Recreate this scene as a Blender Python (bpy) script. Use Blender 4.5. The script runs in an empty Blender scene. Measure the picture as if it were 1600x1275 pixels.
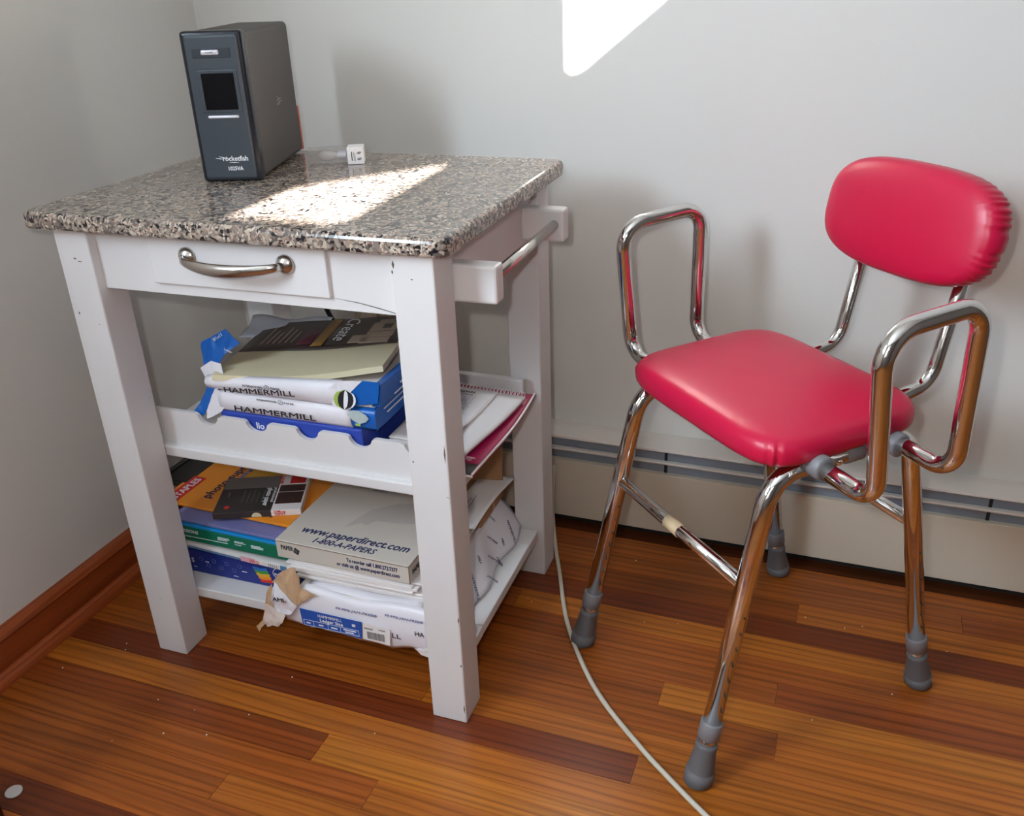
import bpy, bmesh, math, random
from mathutils import Matrix, Vector, noise
random.seed(7)
S = bpy.context.scene
COL = S.collection
PI = math.pi

# ------------------------------------------------------------------ camera
F_PX = 1426.89
CAM = Vector((1.32299, -1.68836, 1.11275))
rx, ry, rz = -0.453665, 0.036795, 0.370368
RM = Matrix.Rotation(rz, 3, 'Z') @ Matrix.Rotation(rx, 3, 'X') @ Matrix.Rotation(ry, 3, 'Y')
cd = bpy.data.cameras.new('camera')
cam = bpy.data.objects.new('camera', cd)
COL.objects.link(cam)
right, fwd, up = RM.col[0], RM.col[1], RM.col[2]
cm = Matrix((right, up, -fwd)).transposed().to_4x4()
cm.translation = CAM
cam.matrix_world = cm
cd.sensor_fit = 'HORIZONTAL'
cd.sensor_width = 36.0
cd.lens = F_PX / 1600 * 36.0
cd.clip_start = 0.02
S.camera = cam

# ------------------------------------------------------------------ light
S.view_settings.view_transform = 'Standard'
S.view_settings.look = 'None'
S.view_settings.gamma = 1.0
S.view_settings.use_curve_mapping = False
S.view_settings.exposure = 0.06
try:
    S.cycles.caustics_reflective = False
    S.cycles.caustics_refractive = False
except Exception:
    pass

w = bpy.data.worlds.new('sky')
S.world = w
w.use_nodes = True
w.node_tree.nodes['Background'].inputs[0].default_value = (0.55, 0.72, 1.0, 1)
w.node_tree.nodes['Background'].inputs[1].default_value = 1.6


def lamp(name, kind, loc, energy, color, **kw):
    d = bpy.data.lights.new(name, kind)
    d.energy = energy
    d.color = color
    for k, v in kw.items():
        setattr(d, k, v)
    o = bpy.data.objects.new(name, d)
    o.location = loc
    COL.objects.link(o)
    return o


def aim(o, direction):
    o.rotation_euler = Vector(direction).to_track_quat('-Z', 'Y').to_euler()


sun = lamp('sun', 'SUN', (0.9, -6, 4), 120.0, (1.0, 0.96, 0.9), angle=math.radians(0.53))
SUN_DIR = Vector((-0.055, 1.0, -0.35))
aim(sun, SUN_DIR)
# daylight entering through the window in the left wall (beside the camera)
win = lamp('window_daylight', 'AREA', (-0.02, -2.05, 1.60), 60.0, (0.72, 0.87, 1.0),
           shape='RECTANGLE', size=0.7, size_y=0.6)
aim(win, (1, 0, 0))
# the camera's own flash, just left of and above the lens
flash = lamp('camera_flash', 'POINT', CAM - right * 0.055 + up * 0.045, 16.0, (1.0, 0.97, 0.95),
             shadow_soft_size=0.012)

# ------------------------------------------------------------------ materials
MATS = {}


def nt(name):
    m = bpy.data.materials.new(name)
    m.use_nodes = True
    n = m.node_tree
    return m, n, n.nodes['Principled BSDF']


def srgb(r, g, b):
    f = lambda c: (c / 255 / 12.92) if c / 255 <= 0.04045 else ((c / 255 + 0.055) / 1.055) ** 2.4
    return (f(r), f(g), f(b), 1)


def add(n, t, **inp):
    x = n.nodes.new(t)
    for k, v in inp.items():
        x.inputs[k.replace('_', ' ')].default_value = v
    return x


def plain(name, col, rough=0.5, metal=0.0, bump=0.0, bscale=200, vary=0.0, vscale=8, coat=0.0, spec=0.5):
    if name in MATS:
        return MATS[name]
    m, n, p = nt(name)
    p.inputs['Base Color'].default_value = col
    p.inputs['Roughness'].default_value = rough
    p.inputs['Metallic'].default_value = metal
    p.inputs['Specular IOR Level'].default_value = spec
    p.inputs['Coat Weight'].default_value = coat
    geo = n.nodes.new('ShaderNodeNewGeometry')
    if vary:
        t = add(n, 'ShaderNodeTexNoise', Scale=vscale, Detail=5.0)
        n.links.new(geo.outputs['Position'], t.inputs['Vector'])
        mx = n.nodes.new('ShaderNodeMix')
        mx.data_type = 'RGBA'
        mx.blend_type = 'MIX'
        mx.inputs[6].default_value = tuple(c * (1 - vary) for c in col[:3]) + (1,)
        mx.inputs[7].default_value = tuple(min(1, c * (1 + vary)) for c in col[:3]) + (1,)
        n.links.new(t.outputs['Fac'], mx.inputs[0])
        n.links.new(mx.outputs[2], p.inputs['Base Color'])
    if bump:
        t = add(n, 'ShaderNodeTexNoise', Scale=bscale, Detail=3.0)
        n.links.new(geo.outputs['Position'], t.inputs['Vector'])
        b = add(n, 'ShaderNodeBump', Strength=bump, Distance=0.002)
        n.links.new(t.outputs['Fac'], b.inputs['Height'])
        n.links.new(b.outputs['Normal'], p.inputs['Normal'])
    MATS[name] = m
    return m


def ramp(n, stops, interp='LINEAR'):
    r = n.nodes.new('ShaderNodeValToRGB')
    r.color_ramp.interpolation = interp
    e = r.color_ramp.elements
    while len(e) < len(stops):
        e.new(0.5)
    for el, (pos, c) in zip(e, stops):
        el.position = pos
        el.color = c
    return r


def wood(name, use_object=True, col=None, axis='x', rough=0.28, contrast=0.5):
    m, n, p = nt(name)
    geo = n.nodes.new('ShaderNodeNewGeometry')
    oi = n.nodes.new('ShaderNodeObjectInfo')
    sep = n.nodes.new('ShaderNodeVectorMath')
    sep.operation = 'MULTIPLY_ADD'
    sc = {'x': (2.2, 75, 75), 'y': (75, 2.2, 75)}[axis]
    sep.inputs[1].default_value = sc
    off = n.nodes.new('ShaderNodeVectorMath')
    off.operation = 'SCALE'
    off.inputs[0].default_value = (31, 17, 5)
    n.links.new(oi.outputs['Random'], off.inputs['Scale'])
    n.links.new(geo.outputs['Position'], sep.inputs[0])
    n.links.new(off.outputs[0], sep.inputs[2])
    t = add(n, 'ShaderNodeTexNoise', Scale=1.0, Detail=6.0, Roughness=0.6, Distortion=0.9)
    n.links.new(sep.outputs[0], t.inputs['Vector'])
    big = n.nodes.new('ShaderNodeVectorMath')
    big.operation = 'MULTIPLY'
    big.inputs[1].default_value = (0.9, 0.30, 0.30) if axis == 'x' else (0.30, 0.9, 0.30)
    n.links.new(sep.outputs[0], big.inputs[0])
    wv = n.nodes.new('ShaderNodeTexWave')
    wv.bands_direction = 'Y' if axis == 'x' else 'X'
    wv.inputs['Scale'].default_value = 0.9
    wv.inputs['Distortion'].default_value = 9.0
    wv.inputs['Detail'].default_value = 2.0
    wv.inputs['Detail Scale'].default_value = 0.7
    n.links.new(big.outputs[0], wv.inputs['Vector'])
    r1 = ramp(n, [(0.36, (1 - contrast,) * 3 + (1,)), (0.6, (1.12, 1.1, 1.06, 1))])
    n.links.new(t.outputs['Fac'], r1.inputs[0])
    r2 = ramp(n, [(0.0, (0.74, 0.66, 0.58, 1)), (0.3, (1, 1, 1, 1)), (1, (1.05, 1.05, 1.05, 1))])
    n.links.new(wv.outputs['Fac'], r2.inputs[0])
    m1 = n.nodes.new('ShaderNodeMix'); m1.data_type = 'RGBA'; m1.blend_type = 'MULTIPLY'
    m1.inputs[0].default_value = 1.0
    if use_object:
        n.links.new(oi.outputs['Color'], m1.inputs[6])
    else:
        m1.inputs[6].default_value = col
    n.links.new(r1.outputs[0], m1.inputs[7])
    m2 = n.nodes.new('ShaderNodeMix'); m2.data_type = 'RGBA'; m2.blend_type = 'MULTIPLY'
    m2.inputs[0].default_value = 1.0
    n.links.new(m1.outputs[2], m2.inputs[6])
    n.links.new(r2.outputs[0], m2.inputs[7])
    n.links.new(m2.outputs[2], p.inputs['Base Color'])
    p.inputs['Roughness'].default_value = rough
    p.inputs['Specular IOR Level'].default_value = 0.45
    b = add(n, 'ShaderNodeBump', Strength=0.08, Distance=0.002)
    n.links.new(t.outputs['Fac'], b.inputs['Height'])
    n.links.new(b.outputs['Normal'], p.inputs['Normal'])
    return m


def granite():
    m, n, p = nt('granite')
    geo = n.nodes.new('ShaderNodeNewGeometry')
    nz = add(n, 'ShaderNodeTexNoise', Scale=60.0, Detail=4.0)
    n.links.new(geo.outputs['Position'], nz.inputs['Vector'])
    warp = n.nodes.new('ShaderNodeVectorMath'); warp.operation = 'MULTIPLY_ADD'
    warp.inputs[1].default_value = (0.012, 0.012, 0.012)
    n.links.new(nz.outputs['Color'], warp.inputs[0])
    n.links.new(geo.outputs['Position'], warp.inputs[2])
    v1 = add(n, 'ShaderNodeTexVoronoi', Scale=210.0)
    v2 = add(n, 'ShaderNodeTexVoronoi', Scale=340.0)
    v3 = add(n, 'ShaderNodeTexVoronoi', Scale=95.0)
    for v in (v1, v2, v3):
        n.links.new(warp.outputs[0], v.inputs['Vector'])
    s1 = n.nodes.new('ShaderNodeSeparateColor'); n.links.new(v1.outputs['Color'], s1.inputs[0])
    s2 = n.nodes.new('ShaderNodeSeparateColor'); n.links.new(v2.outputs['Color'], s2.inputs[0])
    s3 = n.nodes.new('ShaderNodeSeparateColor'); n.links.new(v3.outputs['Color'], s3.inputs[0])
    r1 = ramp(n, [(0.0, srgb(26, 25, 30)), (0.21, srgb(92, 84, 80)), (0.40, srgb(150, 136, 124)),
                  (0.66, srgb(184, 166, 148)), (0.86, srgb(120, 106, 100))], 'CONSTANT')
    n.links.new(s1.outputs[0], r1.inputs[0])
    r2 = ramp(n, [(0.0, srgb(34, 32, 36)), (0.14, srgb(128, 116, 108)), (0.5, srgb(196, 182, 166)),
                  (0.82, srgb(160, 128, 112))], 'CONSTANT')
    n.links.new(s2.outputs[0], r2.inputs[0])
    f3 = ramp(n, [(0.0, (0, 0, 0, 1)), (0.55, (0.5, 0.5, 0.5, 1)), (0.8, (1, 1, 1, 1))], 'CONSTANT')
    n.links.new(s3.outputs[0], f3.inputs[0])
    mx = n.nodes.new('ShaderNodeMix'); mx.data_type = 'RGBA'
    n.links.new(f3.outputs[0], mx.inputs[0])
    n.links.new(r1.outputs[0], mx.inputs[6])
    n.links.new(r2.outputs[0], mx.inputs[7])
    n.links.new(mx.outputs[2], p.inputs['Base Color'])
    p.inputs['Roughness'].default_value = 0.14
    p.inputs['Coat Weight'].default_value = 0.35
    p.inputs['Coat Roughness'].default_value = 0.12
    p.inputs['Specular IOR Level'].default_value = 0.5
    return m


M_WALL = plain('wall_paint', srgb(226, 224, 219), 0.6, bump=0.05, bscale=350, vary=0.02, vscale=3)
M_FAR = plain('far_wall_paint', srgb(96, 86, 80), 0.6, vary=0.03, vscale=3)
M_CEIL = plain('ceiling_paint', srgb(235, 235, 232), 0.8, vary=0.01)
M_CART = plain('white_cart_paint', srgb(219, 216, 216), 0.42, bump=0.06, bscale=120, vary=0.035, vscale=14)
M_CHIP = plain('chipped_paint', srgb(96, 84, 74), 0.8, vary=0.2, vscale=300)
M_GRAN = granite()
M_PLANK = wood('plank_wood', True, rough=0.34, contrast=0.28)
M_BASE = wood('baseboard_wood', False, (0.31, 0.066, 0.016, 1), axis='y', rough=0.35, contrast=0.15)
M_CHROME = plain('chrome', (0.78, 0.76, 0.74, 1), 0.07, 1.0, bump=0.01, bscale=30)
M_NICKEL = plain('brushed_nickel', (0.56, 0.52, 0.48, 1), 0.24, 1.0, bump=0.02, bscale=400)
M_STEEL = plain('steel_bar', (0.74, 0.71, 0.66, 1), 0.2, 1.0)
M_VINYL = plain('red_vinyl', srgb(198, 20, 64), 0.34, bump=0.05, bscale=500, vary=0.03, vscale=20)
M_VINYLD = plain('red_vinyl_piping', srgb(150, 14, 44), 0.4)
M_RUBBER = plain('grey_rubber', srgb(98, 96, 98), 0.6, bump=0.05, bscale=300)
M_GREYPL = plain('grey_plastic', srgb(124, 122, 126), 0.45)
M_HEATER = plain('heater_enamel', srgb(208, 195, 176), 0.4, bump=0.03, bscale=60, vary=0.03, vscale=6)
M_HTOP = plain('heater_cover_enamel', srgb(222, 214, 206), 0.45, bump=0.03, bscale=60, vary=0.02, vscale=6)
M_FIN = plain('heater_fins', srgb(136, 144, 156), 0.45, 0.2, vary=0.2, vscale=12)
M_DARK = plain('dark_gap', srgb(28, 24, 22), 0.8, vary=0.2)
M_UPSB = plain('ups_body', srgb(62, 57, 55), 0.5, bump=0.08, bscale=700)
M_UPSF = plain('ups_front', srgb(58, 64, 72), 0.38, bump=0.02, bscale=500)
M_UPSE = plain('ups_edge_gloss', srgb(26, 28, 36), 0.2)
M_SCREEN = plain('black_screen', srgb(10, 10, 14), 0.15)
M_SILVER = plain('silver_plastic', srgb(214, 212, 222), 0.25, 0.3)
M_WHITEINK = plain('white_ink', srgb(232, 234, 238), 0.5)
M_PINK = plain('salmon_plastic', srgb(206, 124, 112), 0.4)
M_PAPER = plain('white_paper', srgb(232, 226, 224), 0.7, bump=0.05, bscale=90, vary=0.03, vscale=20)
M_WRAP = plain('white_wrapper', srgb(226, 222, 228), 0.4, bump=0.25, bscale=45, vary=0.03, vscale=20)
M_CREAM = plain('cream_paper', srgb(222, 210, 176), 0.7, vary=0.03, vscale=20)
M_KRAFT = plain('kraft_paper', srgb(190, 156, 122), 0.7, bump=0.2, bscale=60, vary=0.08, vscale=30)
M_BROWN = plain('brown_cardboard', srgb(164, 122, 84), 0.75, vary=0.08, vscale=40)
M_BLUE = plain('blue_wrapper', srgb(10, 92, 178), 0.35, bump=0.2, bscale=50, vary=0.1, vscale=30)
M_BLUE2 = plain('royal_blue_card', srgb(44, 70, 168), 0.4, vary=0.05, vscale=30)
M_NAVY = plain('navy_card', srgb(22, 44, 130), 0.35, vary=0.1, vscale=30)
M_INK = plain('black_ink', srgb(30, 30, 38), 0.6)
M_INKB = plain('dark_blue_ink', srgb(34, 48, 92), 0.6)
M_INKG = plain('grey_ink', srgb(130, 128, 134), 0.6)
M_COVER = plain('dark_brown_cover', srgb(62, 50, 46), 0.45, vary=0.12, vscale=25)
M_GOLD = plain('gold_band', srgb(150, 112, 52), 0.5)
M_PLUM = plain('plum_print', srgb(92, 44, 58), 0.5)
M_TAUPE = plain('taupe_print', srgb(176, 158, 138), 0.55, vary=0.08, vscale=60)
M_MAG = plain('magenta_card', srgb(158, 16, 74), 0.4, vary=0.05, vscale=30)
M_GREEN = plain('green_card', srgb(0, 112, 84), 0.4, vary=0.05, vscale=30)
M_CYAN = plain('cyan_edge', srgb(20, 142, 214), 0.4)
M_LILAC = plain('lilac_card', srgb(120, 122, 176), 0.35, vary=0.15, vscale=12)
M_ORANGE = plain('orange_card', srgb(238, 146, 34), 0.4, vary=0.06, vscale=15)
M_YELLOW = plain('yellow_print', srgb(228, 176, 50), 0.4)
M_RED = plain('red_print', srgb(214, 36, 34), 0.4)
M_BLACKB = plain('black_box_card', srgb(54, 48, 48), 0.4, vary=0.08, vscale=30)
M_GREYB = plain('grey_print', srgb(112, 106, 104), 0.45)
M_PHOTO = plain('photo_print', srgb(62, 42, 40), 0.4, vary=0.7, vscale=130)
M_PDBOX = plain('cream_grey_box', srgb(204, 196, 186), 0.5, vary=0.02, vscale=10)
M_SKETCH = plain('pale_grey_print', srgb(188, 181, 174), 0.55, vary=0.06, vscale=30)
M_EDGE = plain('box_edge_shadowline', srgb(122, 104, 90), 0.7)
M_BLK = plain('black_plastic', srgb(22, 20, 20), 0.35)
M_CABLE = plain('beige_cable', srgb(196, 188, 172), 0.45)
M_IVORY = plain('ivory_plastic', srgb(214, 204, 182), 0.4)
M_TAPE = plain('tan_tape', srgb(206, 178, 142), 0.6, vary=0.08, vscale=80)
M_SEALIGHT = plain('pale_fish_print', srgb(176, 190, 190), 0.5, vary=0.15, vscale=90)
M_LIME = plain('lime_print', srgb(160, 184, 84), 0.5)
M_STEELBLUE = plain('steel_blue_print', srgb(90, 132, 168), 0.5)
M_PALEPINK = plain('pale_pink_print', srgb(224, 170, 182), 0.5)
M_SUNMASK = plain('sun_mask_fabric', srgb(220, 214, 204), 0.8)
M_GRASSY = plain('dark_furniture_wood', srgb(62, 24, 12), 0.4, vary=0.15, vscale=20)
M_CRUMB = plain('crumb_white', srgb(226, 220, 210), 0.8)


def clear_mat(name, tint, alpha):
    m, n, p = nt(name)
    p.inputs['Base Color'].default_value = tint
    p.inputs['Roughness'].default_value = 0.08
    p.inputs['Alpha'].default_value = alpha
    MATS[name] = m
    return m


M_CLEAR = clear_mat('clear_plastic', srgb(170, 160, 156), 0.27)
M_GLASS = clear_mat('bulb_glass', srgb(232, 228, 222), 0.6)
M_FILM = clear_mat('pale_blue_film', srgb(206, 214, 230), 0.8)
M_PANE = clear_mat('window_glass', srgb(240, 245, 250), 0.06)

# ------------------------------------------------------------------ mesh helpers


def link(name, me, mat, parent=None, smooth=False, mw=None):
    o = bpy.data.objects.new(name, me)
    COL.objects.link(o)
    if mat is not None and not me.materials:
        me.materials.append(mat)
    if smooth:
        for pl in me.polygons:
            pl.use_smooth = True
    if parent is not None:
        o.parent = parent
    if mw is not None:
        o.matrix_local = mw
    return o


def bm_obj(name, bm, mat, parent=None, smooth=False, mw=None):
    bmesh.ops.recalc_face_normals(bm, faces=bm.faces)
    me = bpy.data.meshes.new(name)
    bm.to_mesh(me)
    bm.free()
    return link(name, me, mat, parent, smooth, mw)


def bm_box(bm, x0, x1, y0, y1, z0, z1, bev=0.0, seg=2):
    r = bmesh.ops.create_cube(bm, size=1.0)
    vs = r['verts']
    for v in vs:
        v.co = Vector(((x0 + x1) / 2 + v.co.x * (x1 - x0), (y0 + y1) / 2 + v.co.y * (y1 - y0), (z0 + z1) / 2 + v.co.z * (z1 - z0)))
    if bev:
        es = set(e for v in vs for e in v.link_edges)
        bmesh.ops.bevel(bm, geom=list(es), offset=bev, segments=seg, affect='EDGES', profile=0.5)


def box(name, x0, x1, y0, y1, z0, z1, mat, parent=None, bev=0.0, seg=2, mw=None):
    bm = bmesh.new()
    bm_box(bm, x0, x1, y0, y1, z0, z1, bev, seg)
    return bm_obj(name, bm, mat, parent, False, mw)


def boxes(name, lst, mat, parent=None, bev=0.0, mw=None):
    bm = bmesh.new()
    for b in lst:
        bm_box(bm, *b, bev=bev)
    return bm_obj(name, bm, mat, parent, False, mw)


def hexa(name, bottom, top, mat, parent=None, bev=0.0):
    bm = bmesh.new()
    b = [bm.verts.new(p) for p in bottom]
    t = [bm.verts.new(p) for p in top]
    bm.faces.new(b[::-1]); bm.faces.new(t)
    for i in range(4):
        j = (i + 1) % 4
        bm.faces.new((b[i], b[j], t[j], t[i]))
    if bev:
        bmesh.ops.bevel(bm, geom=list(bm.edges), offset=bev, segments=2, affect='EDGES', profile=0.5)
    return bm_obj(name, bm, mat, parent)


def fillet(pts, r, n=8):
    pts = [Vector(p) for p in pts]
    rs = r if isinstance(r, (list, tuple)) else [r] * len(pts)
    out = [pts[0]]
    for i in range(1, len(pts) - 1):
        a, b, c = pts[i - 1], pts[i], pts[i + 1]
        u, v = (a - b).normalized(), (c - b).normalized()
        ang = u.angle(v)
        if ang > PI - 0.02 or rs[i] <= 0:
            out.append(b); continue
        d = min(rs[i] / math.tan(ang / 2), (a - b).length * 0.48, (c - b).length * 0.48)
        rr = d * math.tan(ang / 2)
        bis = (u + v).normalized()
        cen = b + bis * (rr / math.sin(ang / 2))
        s, e = b + u * d - cen, b + v * d - cen
        tot = s.angle(e)
        ax = s.cross(e).normalized()
        for k in range(n + 1):
            out.append(cen + Matrix.Rotation(tot * k / n, 3, ax) @ s)
    out.append(pts[-1])
    return out


def bm_tube(bm, path, rad, seg=14, closed_ends=True, ry=None):
    path = [Vector(p) for p in path]
    rads = rad if isinstance(rad, (list, tuple)) else [rad] * len(path)
    rings = []
    t0 = (path[1] - path[0]).normalized()
    ref = Vector((0, 0, 1)) if abs(t0.z) < 0.9 else Vector((1, 0, 0))
    nrm = (ref - t0 * ref.dot(t0)).normalized()
    prev = t0
    for i, p in enumerate(path):
        if i == 0:
            t = t0
        elif i == len(path) - 1:
            t = (path[i] - path[i - 1]).normalized()
        else:
            t = ((path[i + 1] - p).normalized() + (p - path[i - 1]).normalized()).normalized()
        q = prev.rotation_difference(t)
        nrm = q @ nrm
        nrm = (nrm - t * nrm.dot(t)).normalized()
        prev = t
        bn = t.cross(nrm)
        rr = rads[i]
        rings.append([bm.verts.new(p + nrm * rr * (ry or 1.0) * math.cos(2 * PI * k / seg) + bn * rr * math.sin(2 * PI * k / seg)) for k in range(seg)])
    for a, b in zip(rings, rings[1:]):
        for k in range(seg):
            bm.faces.new((a[k], a[(k + 1) % seg], b[(k + 1) % seg], b[k]))
    if closed_ends:
        bm.faces.new(rings[0][::-1])
        bm.faces.new(rings[-1])


def tube(name, path, rad, mat, parent=None, seg=16, ry=None):
    bm = bmesh.new()
    bm_tube(bm, path, rad, seg, True, ry)
    return bm_obj(name, bm, mat, parent, True)


def poly(name, pts, th, mat, parent=None, mw=None, smooth=False, off=None):
    """a thin solid sheet from a 3D outline (fan-filled), thickness th"""
    bm = bmesh.new()
    P = [Vector(p) for p in pts]
    vs = [bm.verts.new(p) for p in P]
    f = bm.faces.new(vs)
    f.normal_update()
    nrm = f.normal.copy() if off is None else Vector(off).normalized()
    r = bmesh.ops.extrude_face_region(bm, geom=[f])
    for g in r['geom']:
        if isinstance(g, bmesh.types.BMVert):
            g.co += nrm * th
    bmesh.ops.triangulate(bm, faces=[x for x in bm.faces if len(x.verts) > 4])
    return bm_obj(name, bm, mat, parent, smooth, mw)


def flap(name, pts, th, mat, parent=None, off=(0, -1, 0), amp=0.003, freq=70.0):
    """torn crumpled paper: outline filled, subdivided and rippled"""
    bm = bmesh.new()
    bm.faces.new([bm.verts.new(p) for p in pts])
    bmesh.ops.triangulate(bm, faces=list(bm.faces))
    bmesh.ops.subdivide_edges(bm, edges=list(bm.edges), cuts=3, use_grid_fill=True)
    o_ = Vector(off)
    for v in bm.verts:
        v.co += o_ * amp * noise.noise(v.co * freq) + Vector((1, 0, 0)) * 0.3 * amp * noise.noise(v.co * freq * 2 + Vector((5, 5, 5))) \
            + Vector((0, 0, 1)) * 0.35 * amp * noise.noise(v.co * freq * 2.3)
    bmesh.ops.recalc_face_normals(bm, faces=bm.faces)
    bmesh.ops.solidify(bm, geom=list(bm.faces), thickness=th)
    return bm_obj(name, bm, mat, parent)


def sheet(name, fn, nu, nv, th, mat, parent=None, mw=None, smooth=True):
    """curved sheet: fn(u,v)->xyz over the unit square, given thickness downwards"""
    bm = bmesh.new()
    g = [[bm.verts.new(fn(i / nu, j / nv)) for j in range(nv + 1)] for i in range(nu + 1)]
    for i in range(nu):
        for j in range(nv):
            bm.faces.new((g[i][j], g[i + 1][j], g[i + 1][j + 1], g[i][j + 1]))
    bmesh.ops.recalc_face_normals(bm, faces=bm.faces)
    bmesh.ops.solidify(bm, geom=list(bm.faces), thickness=th)
    o = bm_obj(name, bm, mat, parent, smooth, mw)
    return o


def text(name, body, size, mat, parent, mw, ext=0.0003, shear=0.0, bold=0.0, width=None, align='LEFT'):
    c = bpy.data.curves.new(name, 'FONT')
    c.body = body
    c.size = size
    c.extrude = ext
    c.shear = shear
    c.resolution_u = 2
    c.align_x = align
    o = bpy.data.objects.new(name, c)
    COL.objects.link(o)
    dg = bpy.context.evaluated_depsgraph_get()
    me = bpy.data.meshes.new_from_object(o.evaluated_get(dg))
    bpy.data.objects.remove(o)
    bpy.data.curves.remove(c)
    if width is not None and len(me.vertices):
        xs = [v.co.x for v in me.vertices]
        x0, x1 = min(xs), max(xs)
        k = width / max(1e-6, x1 - x0)
        for v in me.vertices:
            v.co.x = (v.co.x - x0) * k
    if bold:
        bm = bmesh.new()
        bm.from_mesh(me)
        base = list(bm.verts) + list(bm.edges) + list(bm.faces)
        for dx, dy, dz in ((0.035, 0.0, 0.15), (0.018, 0.02, 0.3), (0.018, -0.02, 0.45)):
            d = bmesh.ops.duplicate(bm, geom=base)
            for g in d['geom']:
                if isinstance(g, bmesh.types.BMVert):
                    g.co += Vector((dx * size, dy * size, dz * ext))
        bm.to_mesh(me)
        bm.free()
    me.materials.clear()
    return link(name, me, mat, parent, False, mw)


def T(x, y, z, rx=0, ry=0, rz=0):
    return Matrix.Translation((x, y, z)) @ Matrix.Rotation(rz, 4, 'Z') @ Matrix.Rotation(ry, 4, 'Y') @ Matrix.Rotation(rx, 4, 'X')


def front(x, y, z, tilt=0):      # text on a face that looks towards -y
    return Matrix.Translation((x, y, z)) @ Matrix.Rotation(PI / 2, 4, 'X') @ Matrix.Rotation(tilt, 4, 'Z')


CART = Matrix.Translation((0.22359, -0.69116, 0)) @ Matrix.Rotation(0.01365, 4, 'Z')


def thing(name, label, cat, mw, group=None):
    o = bpy.data.objects.new(name, None)
    o.empty_display_size = 0.05
    COL.objects.link(o)
    o.matrix_world = mw
    o['label'] = label
    o['category'] = cat
    if group:
        o['group'] = group
    return o


def tag(o, label, cat, group=None):
    o['label'] = label
    o['category'] = cat
    if group:
        o['group'] = group
    return o


def struct(o):
    o['kind'] = 'structure'
    return o


# ------------------------------------------------------------------ room shell
RX, RY, RZ = 3.4, -3.0, 2.4
fl = struct(box('floor', -0.1, RX + 0.1, RY - 0.1, 0.1, -0.08, -0.012, wood('subfloor_wood', False, (0.3, 0.1, 0.02, 1)), None))
struct(box('ceiling', -0.1, RX + 0.1, RY - 0.1, 0.1, RZ, RZ + 0.08, M_CEIL))
struct(box('wall_back', -0.1, RX + 0.1, 0.0, 0.1, -0.012, RZ, M_WALL))
struct(box('wall_right', RX, RX + 0.1, RY, 0.0, -0.012, RZ, M_FAR))
# left wall with the window opening beside the camera
struct(boxes('wall_left', [(-0.1, 0, RY, -2.45, -0.012, RZ), (-0.1, 0, -1.65, 0, -0.012, RZ),
                           (-0.1, 0, -2.45, -1.65, -0.012, 1.25), (-0.1, 0, -2.45, -1.65, 1.95, RZ)], M_WALL))
WX0, WX1, WZ0, WZ1 = 0.55, 1.35, 0.95, 2.2
struct(boxes('wall_front', [(0, WX0, RY - 0.1, RY, -0.012, RZ), (WX1, RX, RY - 0.1, RY, -0.012, RZ),
                            (WX0, WX1, RY - 0.1, RY, -0.012, WZ0), (WX0, WX1, RY - 0.1, RY, WZ1, RZ)], M_FAR))
w1 = struct(boxes('window_1', [(-0.095, -0.045, -2.45, -2.41, 1.25, 1.95), (-0.095, -0.045, -1.69, -1.65, 1.25, 1.95),
                               (-0.095, -0.045, -2.41, -1.69, 1.25, 1.29), (-0.095, -0.045, -2.41, -1.69, 1.91, 1.95)], M_CART))
box('pane', -0.075, -0.07, -2.41, -1.69, 1.29, 1.91, M_PANE, w1)
w2 = struct(boxes('window_2', [(WX0, WX0 + 0.04, RY - 0.09, RY - 0.05, WZ0, WZ1), (WX1 - 0.04, WX1, RY - 0.09, RY - 0.05, WZ0, WZ1),
                               (WX0 + 0.04, WX1 - 0.04, RY - 0.09, RY - 0.05, WZ0, WZ0 + 0.04)], M_CART))
# added unseen mask, its two gaps shaped to throw sun on counter and wall
sy = RY - 0.03


def sun_mask(pts):
    poly('sun_mask', [(x, sy, z) for x, z in pts], 0.006, M_SUNMASK, w2, off=(0, 1, 0))


sun_mask([(WX0, WZ0), (WX1, WZ0), (WX1, 1.642), (WX0, 1.642)])
box('mark', 0.0, 0.0004, -0.812, -0.806, 0.468, 0.474, plain('blue_smudge', srgb(150, 180, 205), 0.6), bpy.data.objects['wall_left'])
sun_mask([(WX0, 1.62), (0.650, 1.62), (0.650, 2.0), (WX0, 2.0)])
sun_mask([(0.62, 1.687), (0.85, 1.788), (0.85, 2.0), (0.62, 2.0)])
sun_mask([(0.825, 1.62), (WX1, 1.62), (WX1, 1.985), (0.823, 1.985)])
sun_mask([(WX0, 1.96), (0.972, 1.96), (0.972, WZ1 + .02), (WX0, WZ1 + .02)])
sun_mask([(0.965, 1.965), (WX1, 1.965), (WX1, WZ1), (1.245, WZ1), (0.992, 2.002), (0.965, 1.992)])

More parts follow.
